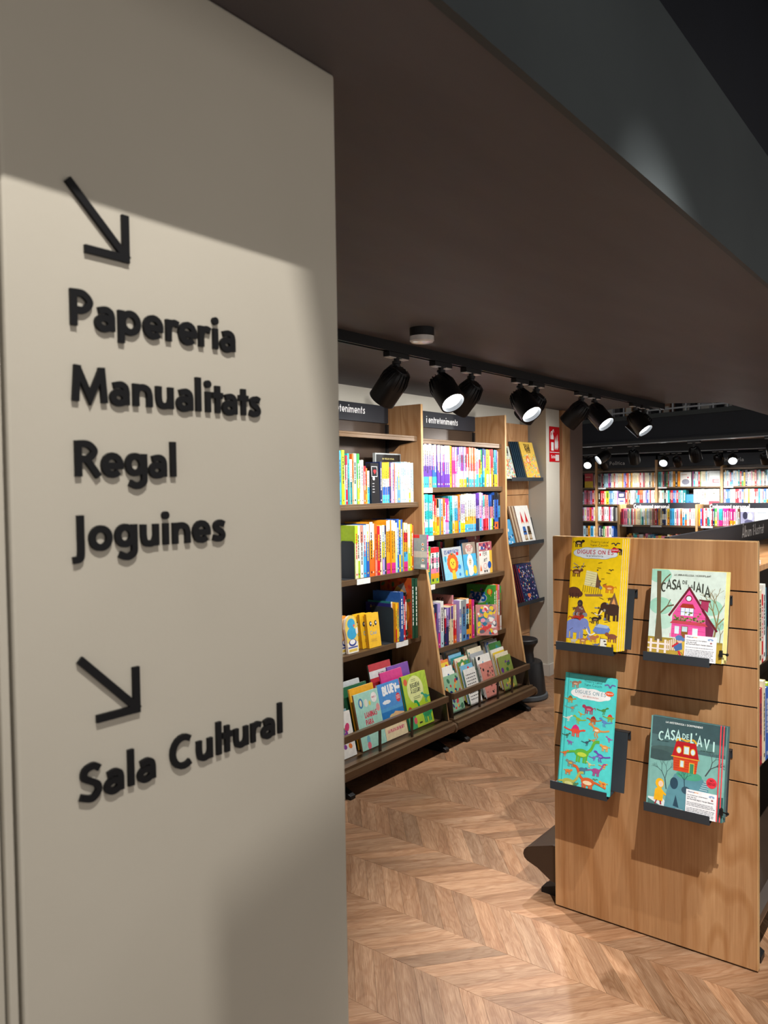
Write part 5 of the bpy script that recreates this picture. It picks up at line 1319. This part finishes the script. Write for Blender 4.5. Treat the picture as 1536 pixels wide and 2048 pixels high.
# fire extinguisher sign on the pier
fs = thing('fire_sign', 'red fire extinguisher sign reading Extintor on the pale pier', 'sign', (6.122, 2.954, 1.805))
m = MB(); m.box(0, .192, -.004, 0, 0, .298, pc('C8141E')); bd = m.build('sign_plate', 'gloss', parent=fs)
m = MB(); p = Plane2(m, (0, -.004, 0), (1, 0, 0), (0, 0, 1), (0, -1, 0))
p.rect(.004, .078, .188, .083, 'F2F0F0')
p.poly([(.030, .095), (.078, .095), (.078, .215), (.064, .238), (.044, .238), (.030, .215)], 'F2F0F0'); p.rect(.044, .238, .064, .258, 'F2F0F0'); p.line([(.05, .258), (.075, .272), (.082, .25)], 'F2F0F0', .008); p.line(SM([(.044, .256), (.026, .246), (.020, .215), (.022, .19)]), 'F2F0F0', .008); p.rect(.030, .165, .078, .19, 'C8141E')
for k in range(3):
    x = .112 + .022 * k; p.poly([(x - .012, .10), (x - .016, .15 + .01 * k), (x - .004, .215 + .012 * k), (x + .002, .165), (x + .010, .185), (x + .010, .125)], 'F2F0F0')
p.text('Extintor', .096, .030, .028, 'F2F0F0', .17, 'c', sx=.95)
p.rect(.110, .010, .180, .062, 'EFE6E6')
m.build('sign_print', 'gloss', parent=bd)

# kick stool
st = thing('kick_stool', 'round black kick stool with a grey rubber foot ring beside the bookcase', 'stool', (5.372, 2.83, 0))
m = MB(); m.lathe([(.186, .0), (.192, .012), (.188, .034), (.178, .040)], 40); m.build('rubber_ring', 'rubber', parent=st, smooth=True)
m = MB(); m.lathe([(.176, .040), (.168, .12), (.152, .262), (.145, .276), (.104, .276)], 40, caps=False); m.face([(.104 * math.cos(2 * PI * i / 24), .104 * math.sin(2 * PI * i / 24), .276) for i in range(24)]); m.build('lower_drum', 'plastic', parent=st, smooth=True)
m = MB(); m.lathe([(.092, .276), (.084, .34), (.090, .378), (.112, .410)], 40); m.build('upper_drum', 'plastic', parent=st, smooth=True)
m = MB(); m.lathe([(.112, .410), (.118, .418), (.118, .440), (.110, .446)], 40); m.build('tread', 'plastic', parent=st, smooth=True)

# smoke detector
sd = thing('smoke_detector', 'round smoke detector with a clear dome under the dark ceiling', 'smoke detector', (2.665, 1.845, CEIL))
m = MB(); m.lathe([(.046, -.034), (.050, -.030), (.050, 0)], 32); m.build('base', 'blackm', parent=sd, smooth=True)
m = MB(); m.lathe([(.030, -.060), (.044, -.058), (.050, -.052), (.050, -.034)], 32); m.build('dome', 'dome', parent=sd, smooth=True)

# ================================================================== gondola with the oak end panel
XP = 2.736
gd = thing('display_gondola', 'oak ended book gondola with four display books on its end panel', 'gondola', (XP, .953, 0))
gz = [.004, .620, .745, .873, 1.000, 1.125, 1.248, 1.412]
for a, b in zip(gz, gz[1:]):
    wpart(bx(XP, XP + .024, .597, 1.308, a + .0025, b - .0025), 'end_board', 'oak', gd, bevel=0.0008)
wpart(bx(XP + .006, XP + .024, .6005, 1.3045, .006, 1.409), 'end_core', 'blackm', gd)
m = MB(); m.box(XP + .001, XP + .024, .5955, .597, .006, 1.410); m.box(XP + .001, XP + .024, 1.308, 1.3095, .006, 1.410); m.box(XP + .001, XP + .024, .597, 1.308, 1.4095, 1.4125)
wpart(m, 'edge_band', 'edge', gd)
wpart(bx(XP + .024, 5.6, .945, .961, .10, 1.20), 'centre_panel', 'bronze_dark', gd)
hb = wpart(bx(2.95, 5.6, .944, .962, 1.20, 1.405), 'header_sign', 'sign', gd)
m = MB(); p = Plane2(m, (0, .944, 0), (1, 0, 0), (0, 0, 1), (0, -1, 0))
p.text('Àlbum il·lustrat', 4.02, 1.340, .052, 'white', .14, gap=.12, sx=.9)
m.v = [(a - XP, b - .953, c) for a, b, c in m.v]; m.build('lettering', 'signw', parent=hb)
for z in (1.305, .965, .60):
    wpart(bx(XP + .026, 5.6, .655, .944, z - .02, z), 'shelf', 'oak' if z > 1.2 else 'bronze', gd)
for z in (1.05, .62):
    wpart(bx(XP + .026, 5.6, .962, 1.24, z - .02, z), 'shelf', 'bronze', gd)
for s, y0, y1 in ((1, .962, 1.47), (-1, .944, .47)):
    a, b = min(y0, y1), max(y0, y1)
    if s > 0:
        pr = [(.962, .20), (1.335, .215), (1.425, .188), (1.446, .179), (1.458, .165), (1.461, .150), (1.456, .136), (1.444, .126), (1.40, .110), (1.34, .072), (.962, .072)]
    else:
        pr = [(.944, .17), (.62, .20), (.598, .175), (.595, .155), (.60, .135), (.64, .09), (.944, .09)]
    m = MB(); m.prism([(XP + .03, y, z) for y, z in pr], [(5.6, y, z) for y, z in pr]); wpart(m, 'base_tray', 'bronze_dark', gd)
for fx in (2.80, 4.1, 5.3):
    m = MB(); pr = [(.60, 0), (1.40, 0), (1.40, .02), (1.20, .09), (.70, .09), (.60, .02)]
    m.prism([(fx, y, z) for y, z in pr], [(fx + .05, y, z) for y, z in pr]); wpart(m, 'foot', 'blackm', gd)
G4 = 'books on the far side shelves of the oak gondola'
for i in range(4):
    m = MB(); m.box(0, .30, 0, .22, 0, .014, pc(['E8ECF0', 'F0F2F4', 'C8D4DA', 'E8ECEC'][i])); o = m.build('picture_book', 'print', loc=(2.80 + .01 * i, .665 + .006 * i, 1.306 + .0142 * i))
    tag(o, 'pale large book lying flat, %s from the bottom of the pile on the gondola top' % ORD[i], 'book', G4)
for z, w, s in ((.965, 'middle shelf of the gondola beyond the oak end', 'steel_blue:1.2@.285/steel_blue-blue-pale_blue orange:.5@.28 yellow:1.6@.30/yellow-lime pale_blue:1.3@.25 cream:1.2@.26 red@.24 white@.27 teal@.26 navy@.25'), (.60, 'lower shelf of the gondola beyond the oak end', 'white:2@.31/grey-white grey:1.4@.30 black:.8@.29 white:1.6@.28 crimson@.27 cream@.29 blue@.26 lime@.27'), (.20, 'base tray of the gondola beyond the oak end', 'navy:1.2@.16 yellow:1.2@.15 white:1.6@.33/pale_blue-white black:1.6@.30 grey@.28')):
    book_row(s, XP + .05, XP + .05 + .35, .632 + (.04 if z < .3 else 0), z, .26, .23, w, G4, jit=.02)

# ledges and the four display books on the end panel (front faces -x)
RZ = -PI / 2
def pl_ledge(label, yl, z):
    return ledge(label, 0, .212, 0, z, rotz=RZ, depth=.126, plate=.205, off=.036)
for yl, z, lab in ((1.2335, 1.028, 'slate ledge holding the yellow prehistory book'), (1.2605, .520, 'slate ledge holding the turquoise dinosaur book'), (.9195, 1.028, 'slate ledge holding the pink house book'), (.9200, .521, 'slate ledge holding the red house book')):
    r = pl_ledge(lab, yl, z); r.location = (XP - .0005, yl, z)
for i in range(4):
    face_book(['tall yellow book with prehistoric animals at the upper left of the oak end', 'second copy behind the yellow prehistory book', 'third copy behind the yellow prehistory book', 'rearmost copy behind the yellow prehistory book'][i], (XP - .134 + .0092 * i, 1.198 - .0045 * i, 1.029), .186, .388, .0085, art_yellow if i == 0 else None, 'F2CC12', 'E8C010', rotz=RZ, lean=.165, hard=False, group='yellow prehistory books')
for i in range(2):
    face_book(['tall turquoise dinosaur book at the lower left of the oak end', 'second copy behind the turquoise dinosaur book'][i], (XP - .134 + .0112 * i, 1.232 + (.008 if i else 0) - .010 * 0, .521), .190, .400, .010, art_turq if i == 0 else None, '52D8D4', '58DCD8', rotz=RZ, lean=.20, group='turquoise dinosaur books')
for i in range(3):
    face_book(['picture book with a pink house reading Casa de la Iaia', 'second copy behind the pink house book', 'third copy behind the pink house book'][i], (XP - .134 + .0070 * i, .908 - .0045 * i, 1.030), .236, .290, .0062, art_iaia if i == 0 else None, 'D2E2D8' if i == 0 else 'E8D88A', 'D8C878', rotz=RZ, lean=.20, hard=False, group='pink house books')
for i in range(2):
    face_book(['picture book with a red house on a rock reading Casa de l\'avi', 'second copy behind the red house book'][i], (XP - .134 + .0105 * i, .914 - .005 * i, .522), .242, .298, .0095, art_avi if i == 0 else None, '7FB4AC' if i == 0 else '4E6A6C', '5A8A88', rotz=RZ, lean=.21, group='red house books')
# red elastic bands on the lower right book
eb = thing('elastic_band', 'pair of red elastic bands round the red house book', 'elastic band', (XP - .1346, .914, .5258), (-.21, 0, RZ), None)
for x, w_ in ((.224, .0035), (.2335, .003)):
    m = MB(); m.box(x, x + w_, -.0035, -.0012, .0, .2985, pc('F0505A')); m.build('band', 'print', parent=eb)
review_card('white review card on the pink house book', (XP - .1352, .788, 1.031), RZ, .20, ['La meravellosa i horripilant', 'casa de la iaia', 'de Meritxell Marti i Xavier Salomo'])
review_card('white review card on the red house book', (XP - .1357, .786, .525), RZ, .21, ['La misteriosa i sorprenent', 'casa de l\'avi', 'de Meritxell Marti i Xavier Salomo'])
binder_clip('binder clip beside the card on the pink house book', (XP - .134, .678, 1.064), RZ)
binder_clip('binder clip beside the card on the red house book', (XP - .134, .678, .560), RZ)

# heads on the upper track: they light the sign wall, the oak end panel and the aisle floor
GU = 'spotlights on the upper track beyond the fascia'
sl = spotlight((.30, UY, UZ), (.20, 1.0, -1.95), E_PILLAR, 'spotlight on the upper track aimed at the sign wall', GU, size=52, blend=.5, rad=.007)
Lp = Vector(sl['lens_at']); del sl['lens_at']
def leaf(pts, t):
    """a leaf added before the lens to cast a shadow; pts: its outline on the sign wall"""
    m = MB(); q = [Lp + (Vector((x, .824, z)) - Lp) * t for x, z in pts]
    q2 = [p + Vector((0, -.0015, .001)) for p in q]
    m.prism(q, q2); wpart(m, 'added_shadow_leaf', 'blackm', sl)
leaf([(.685, 1.044), (1.25, 1.178), (1.25, .1), (.685, .1)], .20)  # invented blocker out of view, shapes the lower right shadow on the sign wall
leaf([(.842, 2.05), (1.18, 2.05), (1.18, 1.50), (.975, 1.50)], .17)  # second invented blocker, cuts the slanted shadow along the wall's right edge
spotlight((1.05, UY, UZ), (1.60, 1.00, -2.62), E_PANEL, 'spotlight on the upper track aimed at the oak end panel', GU, size=38, blend=1.0, rad=.012)
spotlight((1.75, UY, UZ), (.10, 1.05, -3.1), E_FLOOR, 'spotlight on the upper track aimed at the near aisle floor', GU, size=44, blend=.6, rad=.016)
spotlight((2.95, UY, UZ), (.55, .85, -2.3), E_PANEL * .8, 'spotlight on the upper track aimed at the aisle side of the gondola', GU, size=40, blend=.9, rad=.014)

# ================================================================== far room
G5 = 'wall bookcases of the far room'
FX = 13.50
far_b = [(7.20, 5.602, 'far wall bookcase at the left edge of the opening', ''), (5.602, 4.530, 'far wall bookcase under the word Politica', 'Política'), (4.530, 3.470, 'far wall bookcase in the middle of the far wall', ''), (3.470, 2.40, 'far wall bookcase under the word Historia', 'Història')]
for ya, yb, lab, hd in far_b:
    r = thing('wall_bookcase', lab, 'bookcase', (FX + .02, ya, 0), group=G5)
    wpart(bx(FX + .02, FX + .34, yb, yb + .035, 0, 2.02), 'divider', 'edge', r)
    wpart(bx(FX + .30, FX + .34, yb + .035, ya, 0, 2.02), 'back_panel', 'bronze_dark', r)
    for z in (1.855, 1.560, 1.262, .965, .62, .30):
        wpart(bx(FX + .03, FX + .30, yb + .035, ya, z - .025, z), 'shelf', 'bronze', r)
    for z in (1.560,):
        wpart(bx(FX + .024, FX + .03, ya - .16, ya - .02, z - .028, z - .003), 'price_strip', 'signw', r)
    h = wpart(bx(FX + .06, FX + .075, yb + .035, ya, 1.90, 2.09), 'header_sign', 'sign', r)
    if hd:
        m = MB(); p = Plane2(m, (FX + .06, 0, 0), (0, -1, 0), (0, 0, 1), (-1, 0, 0)); 
        p.text(hd, -(ya - .22) if hd[0] == 'P' else -(ya - .02), 1.955, .062, 'white', .11)
        m.v = [(a - FX - .02, b - ya, c) for a, b, c in m.v]; m.build('lettering', 'signw', parent=h)
FP = ['white'] * 7 + ['cream'] * 5 + ['red'] * 3 + ['pale_blue'] * 3 + ['amber', 'yellow', 'blue', 'steel_blue', 'navy', 'black', 'charcoal', 'teal', 'turquoise', 'crimson', 'lavender', 'pink', 'magenta', 'orange', 'green', 'tan', 'salmon', 'sky', 'grey']
rf = random.Random(77)
def rand_row(n, h, pal=FP):
    out = []
    for i in range(n):
        c = rf.choice(pal); t = '%s:%.2f@%.3f' % (c, rf.uniform(.6, 1.5), h * rf.uniform(.84, 1.0))
        if rf.random() < .45: t += '/' + '-'.join(rf.choice([c, c, 'white', rf.choice(pal)]) for _ in range(3))
        out.append(t)
    return ' '.join(out)
def plain_book(y, x, z, w, h, cover, art, lab):
    face_book(lab, (x, y, z), w, h, .025, art, cover, rotz=RZ, group='face-out books on the far shelves', name='paperback', hard=False, mat='print')
HF = 'far wall'
# first bay (left), only its right end shows
book_row('grey:1.2@.23 charcoal:.8@.24', 6.02, 5.93, FX + .05, 1.56, .24, .17, 'upper row at the opening edge, far wall', G5, 'paperback', 1)
plain_book(5.845, FX + .05, 1.56, .155, .255, 'C8303A', lambda p, W, H: (p.rect(0, 0, W, H * .45, 'F0C81E'), p.rect(W * .1, H * .72, W * .7, H * .76, 'F0D0A0')), 'red and yellow book standing face out near the portal, far wall')
book_row('pink:.8@.22 white@.24', 5.68, 5.642, FX + .06, 1.56, .24, .17, 'last of the upper row before the first divider', G5, 'paperback', 1)
book_row('white:3@.21 pale_blue:1.2@.22 pink@.25 crimson@.25 rose@.24 lavender:.8@.24 red:1.1@.25 white:.7@.25', 6.02, 5.642, FX + .05, 1.262, .25, .17, 'second row at the opening edge, far wall', G5, 'paperback', 1)
book_row('white:.8 teal pale_blue lavender white:1.2 pink:1.3 orange:.8 magenta white', 6.02, 5.642, FX + .05, .965, .24, .17, 'third row at the opening edge, far wall', G5, 'paperback', 1)
book_row('red*2 crimson pale_blue black amber sky:1.2 white', 6.02, 5.642, FX + .05, .62, .25, .17, 'fourth row at the opening edge, far wall', G5, 'paperback', 1)
# bay under Politica
A_, Z_ = 5.595, 4.570
book_row('charcoal black grey:.8 crimson:.6 black pale_blue*3 magenta purple white cream:1.2 red:.8 white*2 cream*3 amber lavender blue:.8 red orange white:.8 black:.6 amber:1.1 cream*4 cream red:1.2 white crimson:1.4 cream*2 white black cream amber:1.2 white', A_, Z_, FX + .05, 1.56, .245, .17, 'upper row under Politica', G5, 'paperback', 1)
book_row('black:1.3 red*2 cream:.8 yellow:1.6/yellow-lime steel_blue*2 pale_blue white lavender:.7', A_, 5.23, FX + .05, 1.262, .235, .17, 'second row under Politica, left part', G5, 'paperback', 1)
plain_book(5.225, FX + .05, 1.262, .125, .215, 'D8D0EC', lambda p, W, H: (p.rect(0, H * .5, W, H, '34345E'), p.rect(W * .15, H * .62, W * .8, H * .86, 'E8E4F0'), p.rect(W * .2, H * .2, W * .8, H * .3, '4A4A8A')), 'violet face-out book under Politica, second row')
book_row('red:1.4 tan charcoal:.8 cream:.8 white:1.3 white grey teal:1.2 red:1.2/sky-sky-red orange*2:1.3/red-salmon-orange white:1.4 lavender blue:1.2 white:.8 red:.8 white*2 cream:1.2', 5.095, Z_, FX + .05, 1.262, .24, .17, 'second row under Politica, right part', G5, 'paperback', 1)
book_row('pale_blue white crimson:.8 rose white*2:1.3 red:.8 lavender white:1.2', A_, 5.31, FX + .05, .965, .25, .17, 'third row under Politica', G5, 'paperback', 1)
book_row('navy:1.3 black green:.8 cream:.8 pink white:1.3 blue', A_, 5.31, FX + .05, .62, .25, .17, 'fourth row under Politica', G5, 'paperback', 1)
# middle bay
A_, Z_ = 4.522, 3.510
book_row('turquoise:1.6 white:.7 red:.7 charcoal:1.1 green:.8 red:.7 pale_blue white:.8 amber:1.2 charcoal:1.2 amber:1.2', A_, 4.16, FX + .05, 1.56, .255, .17, 'upper row of the middle bay, left part', G5, 'paperback', 1)
plain_book(4.152, FX + .05, 1.56, .175, .24, 'F0ECE6', lambda p, W, H: (p.ell(W * .5, H * .32, W * .36, H * .2, '8A8A9A'), p.ell(W * .72, H * .62, .014, .014, 'C8405A'), p.rect(W * .1, H * .8, W * .6, H * .84, 'C89A7A')), 'white face-out book with a grey drawing, upper row of the middle bay')
book_row('charcoal:.7 magenta:.6 turquoise:1.2/turquoise-navy white pale_blue red:1.5 green:.6 cream*3 pale_blue:1.2 white:1.3', 3.970, 3.690, FX + .05, 1.56, .245, .17, 'upper row of the middle bay, right part', G5, 'paperback', 1)
plain_book(3.685, FX + .05, 1.56, .165, .25, 'E8F0EE', lambda p, W, H: p.poly([(W * .3, H * .22), (W * .95, H * .22), (W * .95, H * .27), (W * .4, H * .27), (W * .4, H * .31), (W * .95, H * .31), (W * .95, H * .36), (W * .4, H * .36), (W * .4, H * .40), (W * .95, H * .40), (W * .95, H * .45), (W * .3, H * .45)], 'C83A4A'), 'white face-out book with red stripes, upper row of the middle bay')
book_row('cream white:.8 mint:1.2 black white:.8 turquoise charcoal:.8 red blue steel_blue:.8 red turquoise:1.3 pale_blue teal:1.6', A_, 4.06, FX + .05, 1.262, .235, .17, 'second row of the middle bay, left part', G5, 'paperback', 1)
plain_book(4.055, FX + .05, 1.262, .115, .165, '3E8ACC', lambda p, W, H: p.ell(W * .5, H * .25, .018, .006, '1E3A6A'), 'small sky blue book standing face out, second row of the middle bay')
book_row('white*4:1.5 cream:1.6 white:1.2', 3.935, 3.70, FX + .05, 1.262, .25, .17, 'second row of the middle bay, right part', G5, 'paperback', 1)
plain_book(3.695, FX + .05, 1.262, .165, .25, 'EDEFE0', lambda p, W, H: (p.rect(0, 0, W, H * .22, 'D83A4A'), p.ell(W * .5, H * .72, .02, .012, '5A5A4A'), p.rect(W * .2, H * .52, W * .8, H * .56, 'C8A08A')), 'cream face-out book with a red foot band, second row of the middle bay')
# bay under Historia
A_, Z_ = 3.462, 2.75
book_row(rand_row(30, .255), A_, Z_, FX + .05, 1.56, .255, .17, 'upper row under Historia', G5, 'paperback', 1)
book_row('lavender blue*2:1.2 mint*2 white:.7 red:1.2 crimson:.8 pink:1.5 blue:.9 tan white:1.3 amber:.9 cream white:1.3 red:.8 red:1.3/white-red sky:1.1 white:.8 salmon:.8 blue:1.5/turquoise-blue-blue cream:1.2/orange-cream-cream white:1.4', A_, Z_, FX + .05, 1.262, .245, .17, 'second row under Historia', G5, 'paperback', 1)

# gondolas in front of the far wall
G6 = 'low gondolas in front of the far wall'
GX = 10.90
for ya, yb, lab, tx in ((4.225, 3.150, 'low far gondola, left one of the pair headed Creixement personal', 4.06), (3.150, 2.05, 'low far gondola, right one of the pair headed Creixement personal', 3.02)):
    r = thing('low_gondola', lab, 'bookcase', (GX + .02, ya, 0), group=G6)
    wpart(bx(GX + .02, GX + .32, ya - .028, ya, 0, 1.325), 'divider', 'edge' , r)
    wpart(bx(GX + .29, GX + .32, yb, ya - .028, 0, 1.31), 'back_panel', 'bronze_dark', r)
    for z in (1.040, .70, .36):
        wpart(bx(GX + .03, GX + .29, yb, ya - .028, z - .025, z), 'shelf', 'bronze', r)
    for yy in (ya - .22, ya - .62):
        wpart(bx(GX + .024, GX + .03, yy, yy + .15, 1.012, 1.036), 'price_strip', 'signw', r)
    h = wpart(bx(GX + .22, GX + .235, yb, ya - .16, 1.20, 1.345), 'header_sign', 'sign', r)
    m = MB(); p = Plane2(m, (GX + .22, 0, 0), (0, -1, 0), (0, 0, 1), (-1, 0, 0)); p.text('Creixement personal', -tx, 1.268, .052, 'white', .16, sx=.72)
    m.v = [(a - GX - .02, b - ya, c) for a, b, c in m.v]; m.build('lettering', 'signw', parent=h)
book_row('crimson:1.4 pink*2:1.2 teal:.8 cream turquoise:.8 red:.8 white:.8 salmon cream*3 mint:.8 teal:1.2/teal-white white yellow:.8 pale_blue white cream:1.3 rose:.7 tan red:1.3 blue:.8 amber:1.1 cream:1.2 navy*2:1.1/navy-white-navy white:.7 yellow:1.8/amber-yellow sky*2:1.3 white:1.3 pink:1.1 white orange:1.2/orange-orange-tan white:1.4/sky-white sky:1.3/orange-sky-white white:1.4 crimson:.8 white*2:1.2',
         4.18, 3.165, GX + .05, 1.04, .225, .155, 'top row of the left low gondola', G6, 'paperback', 1)
book_row('amber blue:1.2 crimson:1.1 white red:1.2 white:1.2/teal-white teal:.8 white:.8 red:.9 navy:1.3 green:1.6/lime-green pink:1.2 turquoise*2:1.2/magenta-turquoise-turquoise magenta*3:1.3/pink-magenta crimson:.8 magenta*2:1.8/amber-magenta-magenta white:1.2 brown:1.4/grey-brown', 3.118, 2.60, GX + .05, 1.04, .23, .155, 'top row of the right low gondola', G6, 'paperback', 1)
plain_book(2.592, GX + .05, 1.04, .165, .235, 'E4E4EE', lambda p, W, H: (p.rect(0, H * .1, W, H * .8, '9A9AB8'), p.ell(W * .35, H * .6, .03, .05, '34344A'), p.ell(W * .7, H * .55, .03, .05, 'D8D8E4'), p.ell(W * .6, H * .25, .05, .03, '5A5A78')), 'face-out book with a grey portrait cover, right low gondola')
plain_book(2.420, GX + .05, 1.04, .165, .235, 'E8ECF0', lambda p, W, H: p.rect(W * .2, H * .72, W * .85, H * .80, '8A929A'), 'pale face-out book right of the portrait cover, right low gondola')
book_row(rand_row(26, .215, ['white', 'white', 'mint', 'turquoise', 'pink', 'yellow', 'amber', 'sky', 'pale_blue', 'steel_blue', 'salmon', 'cream']), 4.10, 3.40, GX + .05, .70, .215, .17, 'second row of the left low gondola', G6, 'paperback', 1)
for i in range(2):
    m = MB(); m.box(0, .20, 0, .16, 0, .02, pc('yellow')); tag(m.build('paperback', 'print', loc=(GX + .05, 3.185, .701 + .0205 * i)), 'yellow book lying flat at the end of the left low gondola, %s one' % ['lower', 'upper'][i], 'book', G6)
# three grey boxes leaning in the third row under Politica
for i in range(3):
    m = MB(); m.box(0, .045, 0, .17, 0, .24, pc(['2E2E32', '8A8680', '9A958E'][i])); o = m.build('slipcase', 'print', loc=(FX + .05 - .03, 5.40 - .055 * i, .885 if i else .90), rot=(0, 0, -PI / 2))
    o.location = (FX + .03, 5.31 - .046 * i, .965); tag(o, '%s slipcase standing at the right end of the third row under Politica' % ['black', 'grey', 'taupe'][i], 'slipcase', 'slipcases on the far wall')

# far tracks and lamps
GF = 'spotlights of the far room'
t1 = thing('lighting_track', 'pale edged lighting track under the dark far beam', 'light track', beam_pt(0, -.10, 2.16))
m = MB(); beam_box(m, -2.5, 6, -.12, -.08, 2.165, 2.20); wpart(m, 'track_body', 'blackm', t1)
m = MB(); beam_box(m, -2.5, 6, -.125, -.075, 2.155, 2.165); wpart(m, 'track_lip', 'rail', t1)
mb = MB(); beam_box(mb, -2.5, 6, -.13, 0.0, 2.20, 2.215); struct('trim_8', mb, 'beam')
t2 = thing('lighting_track', 'pale edged lighting track close to the far wall', 'light track', (12.35, 4, 2.10))
wpart(bx(12.33, 12.37, .5, 7.5, 2.105, 2.235), 'track_body', 'blackm', t2)
wpart(bx(12.325, 12.375, .5, 7.5, 2.095, 2.105), 'track_lip', 'rail', t2)
for t, aim, lab, e in ((2.24, (-.55, .5, -.45), 'far spotlight tilted up left with its lens showing', 40), (1.80, (.62, .1, -.75), 'far dark spotlight above the Politica shelf end', E_FAR), (.90, (.62, .0, -.75), 'far dark spotlight above the middle far bay', E_FAR), (-.1, (.62, .0, -.75), 'far dark spotlight at the right edge of the picture', E_FAR)):
    spotlight(beam_pt(t, -.10, 2.155), aim, e, lab, GF, size=80, s=1.15, axis=tuple(BD), lens='lens_far')
for y, aim, lab, e in ((5.26, (-.75, -.2, -.45), 'far spotlight glowing at the left by the portal', 30), (4.02, (-.75, -.1, -.45), 'far spotlight glowing above the middle far bay', 30), (3.03, (-.75, -.2, -.45), 'far spotlight glowing beside the word Historia', 30), (5.02, (.66, 0, -.62), 'far spotlight turned to the shelf left of the word Politica', E_FAR), (3.84, (.66, 0, -.62), 'far spotlight turned to the middle far bay, near the glowing one', E_FAR), (3.24, (.66, 0, -.62), 'far spotlight turned to the shelf left of the word Historia', E_FAR), (2.60, (.66, 0, -.62), 'far spotlight turned to the shelf at the right edge', E_FAR)):
    spotlight((12.35, y, 2.095), aim, e, lab, GF, size=84, s=1.0, axis=(0, 1, 0), lens='lens_far')
# things standing on the gallery behind the railing
rg = random.Random(14)
for k in range(14):
    t = -.9 + .30 * k
    m = MB(); w = rg.uniform(.10, .22); h = rg.uniform(.06, .22)
    c = rg.choice(['8A5A3A', 'B8B4AA', '5A5A60', 'A8702E', '9A9AA0'])
    m.box(0, .12, 0, w, 0, h, pc(c)); m.box(-.002, 0, w * .15, w * .85, h * .2, h * .7, pc('D8D4CA'))
    o = m.build('storage_box', 'print', loc=beam_pt(t, .32, 2.56), rot=(0, 0, math.atan2(BD.y, BD.x) - PI / 2))
    tag(o, '%s box on the gallery, %s from the right behind the railing' % (dict(zip(['8A5A3A', 'B8B4AA', '5A5A60', 'A8702E', '9A9AA0'], ['brown', 'pale', 'dark grey', 'tan', 'grey']))[c], ordw(k + 1)), 'box', 'boxes on the gallery')

for o in bpy.data.objects:
    if 'lens_at' in o: del o['lens_at']
